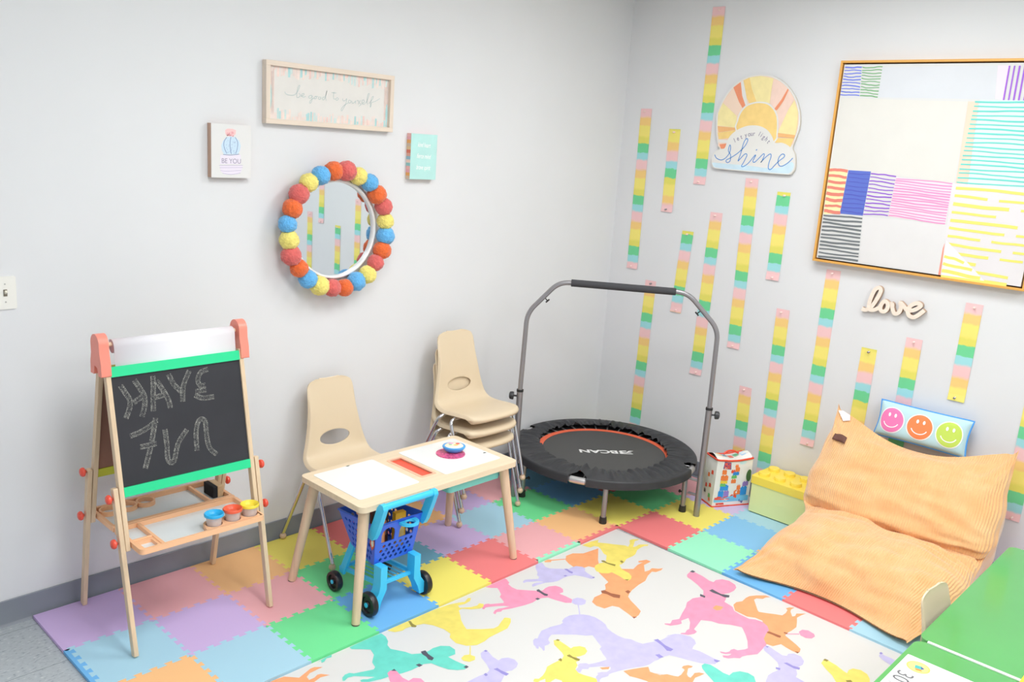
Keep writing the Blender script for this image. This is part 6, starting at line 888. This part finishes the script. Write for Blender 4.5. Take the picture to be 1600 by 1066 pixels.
def lounge(u, v, side):
    a_, c_2 = u * 2 - 1, v * 2 - 1; e0 = abs(a_); Q_ = .15; a_, c_2 = a_ * math.sqrt(1 - Q_ * c_2 ** 4), c_2 * math.sqrt(1 - Q_ * a_ ** 4); u, v = (a_ + 1) / 2, (c_2 + 1) / 2
    s_ = u * 2 - 1; e_ = abs(s_); t = spl(TOPC, v); bt = spl(BOTC, v); sm = spl(SEAM, v); yl_ = spl([(a,) for a in YL], v)[0]; yr_ = spl([(a,) for a in YR], v)[0]
    k = (1 - e0 ** 3.4) ** .40 if e0 < 1 else 0; ew = max(0, 1 - min(v, 1 - v) * 9) ** 1.5; k = k * (1 - ew) + (1 - e0 ** 2.2) * ew; kk = 1
    y = yl_ + (yr_ - yl_) * u
    end = min(v, 1 - v) * 2; 
    c = t if side else bt
    # end edges sweep out to the corners
    w_ = e_ ** 3; base = (sm[0], sm[1]); x = base[0] + (c[0] - base[0]) * k; z = base[1] + (c[1] - base[1]) * k
    if side:
        P = Vector((x * 4, y * 6, z * 4)); n1 = noise.noise(Vector((x * 3.2 + z * 3, y * 9, 3))) ; n2 = noise.noise(Vector((x * 16 + z * 12, y * 7, 9)))
        cr = math.exp(-((v - .475) / .10) ** 2); crr = math.exp(-((v - .44) / .12) ** 2) * max(0, s_) ** 1.2
        amp = .010 + .010 * cr; d = n1 * .012 * k + n2 * amp * 1.5 * k ** .5 + crr * .017 * math.sin(v * 150 + s_ * 3) + cr * .008 * math.sin(v * 95 + math.sin(s_ * 4) * 2 + 2) * k
        cor = e_ ** 2 * (1 - end) ** 2; d += cor * .008 * math.sin(math.atan2(1 - e_ + .02, end + .02) * 16)
        tv = spl(TOPC, min(1, v + .02)), spl(TOPC, max(0, v - .02)); dx, dz = tv[0][0] - tv[1][0], tv[0][1] - tv[1][1]; L_ = math.hypot(dx, dz) or 1
        edge_ = min(1, min(v, 1 - v) * 14, (1 - e_) * 14); x += -dz / L_ * d * edge_; z += dx / L_ * d * edge_
    return Vector((min(x, XW - .012), y + .004 * math.sin(v * 40) * (e_ ** 8), max(z, .0015)))
cord = bpy.data.materials.new('orange_corduroy'); cord.use_nodes = True; nt = cord.node_tree; pb_ = nt.nodes['Principled BSDF']; pb_.inputs['Roughness'].default_value = .85; pb_.inputs['Sheen Weight'].default_value = .5
cord.diffuse_color = (*lin((250, 190, 125)), 1)
uvn = nt.nodes.new('ShaderNodeUVMap'); wvn = nt.nodes.new('ShaderNodeTexWave'); wvn.wave_type = 'BANDS'; wvn.bands_direction = 'X'; wvn.inputs['Scale'].default_value = 26; wvn.inputs['Distortion'].default_value = .9; wvn.inputs['Detail'].default_value = 2; wvn.inputs['Detail Scale'].default_value = 2
nt.links.new(uvn.outputs[0], wvn.inputs['Vector']); nz = noise_node(nt, 150, 3)
mx = nt.nodes.new('ShaderNodeMath'); mx.operation = 'MULTIPLY_ADD'; nt.links.new(nz, mx.inputs[0]); mx.inputs[1].default_value = .55; nt.links.new(wvn.outputs['Fac'], mx.inputs[2])
bump(nt, pb_, mx.outputs[0], .7, .0040); nt.links.new(ramp(nt, noise_node(nt, 9, 4), [(.3, lin((250, 188, 126))), (.7, lin((252, 200, 142)))]), pb_.inputs['Base Color'])
b = MB(); b.grid(lambda u, v: lounge(u, v, 1), 190, 220, cord, uvscale=(1, 1)); b.grid(lambda u, v: lounge(1 - u, v, 0), 60, 60, cord)
b.build('pillow_body', LG, smooth=180)
b = MB(); lt = lambda u, v, h: lounge(u, v, 1) + Vector((-.007, 0, .004)) + Vector((-.6, 0, .8)) * h
tg = M('tag_brown', (110, 72, 62), .6); b.grid(lambda u, v: lt(.055 + .085 * u, .880 + .034 * v - .004 * u + .005 * math.sin(PI * u), .001), 12, 4, tg); b.build('leather_tag', LG, solid=.003, soff=1)
b = MB(); b.prism([(.020, .992), (.07, .975), (.11, .985), (.10, .998), (.05, .999)], lambda u, v, h: lt(u, v, h), .004, M('liner_white', (244, 240, 244), .8)); b.build('inner_liner', LG, recalc=True)
# smiley cushion
CC = Vector((3.345, -1.995, .655)); sm_ = root('smiley_cushion', (3.345, -1.995, .57), 'small light blue cushion with three smiley faces behind the orange lounger', 'cushion')
tilt = Matrix.Translation(CC) @ Matrix.Rotation(R(14), 4, 'Y')
def cush(u, v, s_):
    a, c = u * 2 - 1, v * 2 - 1; k = max(0, (1 - a ** 6) * (1 - c ** 4)) ** .5; hx, hy = .216, .088
    pinch = 1 - .05 * (1 - c * c) * a ** 4; px_ = a * hx * pinch; pz = c * hy * (1 - .07 * (1 - a * a) * 0 - .04 * (1 - a ** 2))
    return Vector((-s_ * .040 * k, -px_, pz))
cu_ = M('cushion_blue', (190, 224, 232), .8, sheen=.3, bs=.2, bscale=300); b = MB(); b.grid(lambda u, v: tilt @ cush(u, v, 1), 48, 24, cu_); b.build('front_cover', sm_, smooth=60)
b = MB(); b.grid(lambda u, v: tilt @ cush(1 - u, v, -1), 48, 24, M('cushion_back', (90, 172, 236), .8)); b.build('back_cover', sm_, smooth=60)
loopp = [(i / 24, 0) for i in range(24)] + [(1, i / 12) for i in range(12)] + [(1 - i / 24, 1) for i in range(24)] + [(0, 1 - i / 12) for i in range(12)]
MB().tube([tilt @ cush(u, v, 0) for u, v in loopp], .0045, M('cushion_piping', (80, 160, 236), .7), 8, closed=True).build('piping', sm_, smooth=60)
for n_, (uc, c) in enumerate(((.185, (240, 126, 184)), (.50, (246, 138, 84)), (.815, (196, 222, 96)))):
    g = lambda x, z, h: tilt @ (cush(.5 + x / .432, .5 + z / .176, 1) + Vector((-.0015 - h, 0, 0))); x0_ = (uc - .5) * .432; b = MB(); wt = M('smile_white', (250, 250, 250), .8)
    def fan(cx, cz, rx, rz, h, m_):
        for ri, ro in ((0, .5), (.5, .8), (.8, 1)):
            b.add([g(cx + rr * rx * math.cos(2 * PI * k / 32), cz + rr * rz * math.sin(2 * PI * k / 32), h) for rr in (ri, ro) for k in range(32)], [(k, (k + 1) % 32, 32 + (k + 1) % 32, 32 + k) for k in range(32)], m_)
    fan(x0_, 0, .063, .066, 0, wt); fan(x0_, 0, .058, .061, .0012, M('smile_%d' % n_, c, .8)); fan(x0_ - .014, .026, .006, .010, .0024, wt); fan(x0_ + .016, .026, .006, .010, .0024, wt)
    b.ribbon([(x0_ + .038 * math.cos(R(a)), -.002 + .034 * math.sin(R(a))) for a in range(200, 341, 14)], .0048, g, .0024, wt, 2); b.build('smiley_face', sm_, smooth=60)
# ------------------------------------------------------------------ green table
GT = root('play_table', (1.6, -3.0, 0), 'glossy bright green children\'s table at the right corner of the room view', 'table')
gm = M('green_laminate', (74, 160, 78), .22, coat=.5, var=.06, vscale=2.5); gz = .55
MB().prism(rrect(1.517, -3.45, 2.46, -2.632, .03), lambda u, v, h: Vector((u, v, gz - .03 + h)), .03, gm).build('table_top', GT, bevel=.003)
MB().prism(rrect(.60, -3.45, 1.511, -2.632, .03), lambda u, v, h: Vector((u, v, gz - .033 + h)), .03, gm).build('table_top', GT, bevel=.003)
MB().box((1.508, -3.42, gz - .006), (1.520, -2.66, gz + .0012), M('hinge_strip', (226, 232, 224), .3, metal=.3)).build('hinge_strip', GT, bevel=.001)
MB().prism(rrect(1.47, -3.06, 1.56, -2.905, .012), lambda u, v, h: Vector((u, v, gz + .0015 + h)), .012, M('yellow_latch', (244, 214, 50), .4)).build('latch', GT, bevel=.004)
for x, y in ((.68, -3.37), (2.38, -3.37), (.68, -2.71), (2.38, -2.71)): MB().tube([(x, y, FLOOR + (.0045 if x < 2.4 else 0)), (x, y, gz - .033)], .024, M('table_leg_yellow', (240, 210, 60), .4), 24).build('leg', GT, smooth=40)
# puzzle box
PB = root('puzzle_box', (1.14, -2.85, gz - .0024), 'white puzzle box reading 30 Floor pieces lying on the green table', 'puzzle box'); pz_ = gz - .0024
b = MB().prism(rrect(.86, -3.10, 1.399, -2.646, .003, 2), lambda u, v, h: Vector((u, v, pz_ + h)), .004, M('card_white', (240, 240, 238), .35))
pf2 = lambda u, v, h: Vector((u, v, pz_ + .0042 + h)); pr = lambda n_, c: M('puz_' + n_, c, .4)
b.flat(circ(1.352, -2.690, .030, .030, 32), pf2, .0001, pr('yellow', (246, 222, 96))); b.flat(circ(1.352, -2.690, .026, .026, 32), pf2, .0002, pr('lemon', (248, 230, 130)))
b.flat([(1.345, -2.70), (1.362, -2.694), (1.358, -2.680), (1.341, -2.684)], pf2, .0003, pr('teal', (70, 176, 170))); b.flat([(1.345, -2.70), (1.341, -2.684), (1.332, -2.690), (1.337, -2.705)], pf2, .0003, pr('orange', (240, 140, 60))); b.flat([(1.345, -2.70), (1.362, -2.694), (1.355, -2.706)], pf2, .0003, pr('navy', (60, 80, 150)))
ink = pr('ink', (104, 104, 108)); b.text('30', pf2, .0002, ink, .060, (1.272, -2.676), rot=PI); b.text('Floor', pf2, .0002, pr('ink2', (150, 150, 152)), .034, (1.190, -2.668), rot=PI, shear=.2); b.text('pieces', pf2, .0002, pr('ink2', (150, 150, 152)), .034, (1.09, -2.668), rot=PI, shear=.2)
rnd = random.Random(12); cc_ = [(236, 112, 100), (96, 130, 210), (240, 190, 90), (120, 196, 150), (210, 150, 200)]
b.flat([(1.262, -2.760), (1.318, -2.752), (1.312, -2.800), (1.256, -2.806)], pf2, .0002, pr('c0', cc_[0]))
for k in range(26):
    u, v, s_ = rnd.uniform(.92, 1.36), rnd.uniform(-3.03, -2.73), rnd.uniform(.005, .016); a = rnd.uniform(0, 6); b.flat([(u + s_ * math.cos(a + q_ * 1.57 + rnd.uniform(-.3, .3)), v + s_ * .6 * math.sin(a + q_ * 1.57)) for q_ in range(4)], pf2, .0003 + k * 1e-5, pr('c%d' % (k % 5), cc_[k % 5]))
b.build('box_lid', PB, smooth=0)
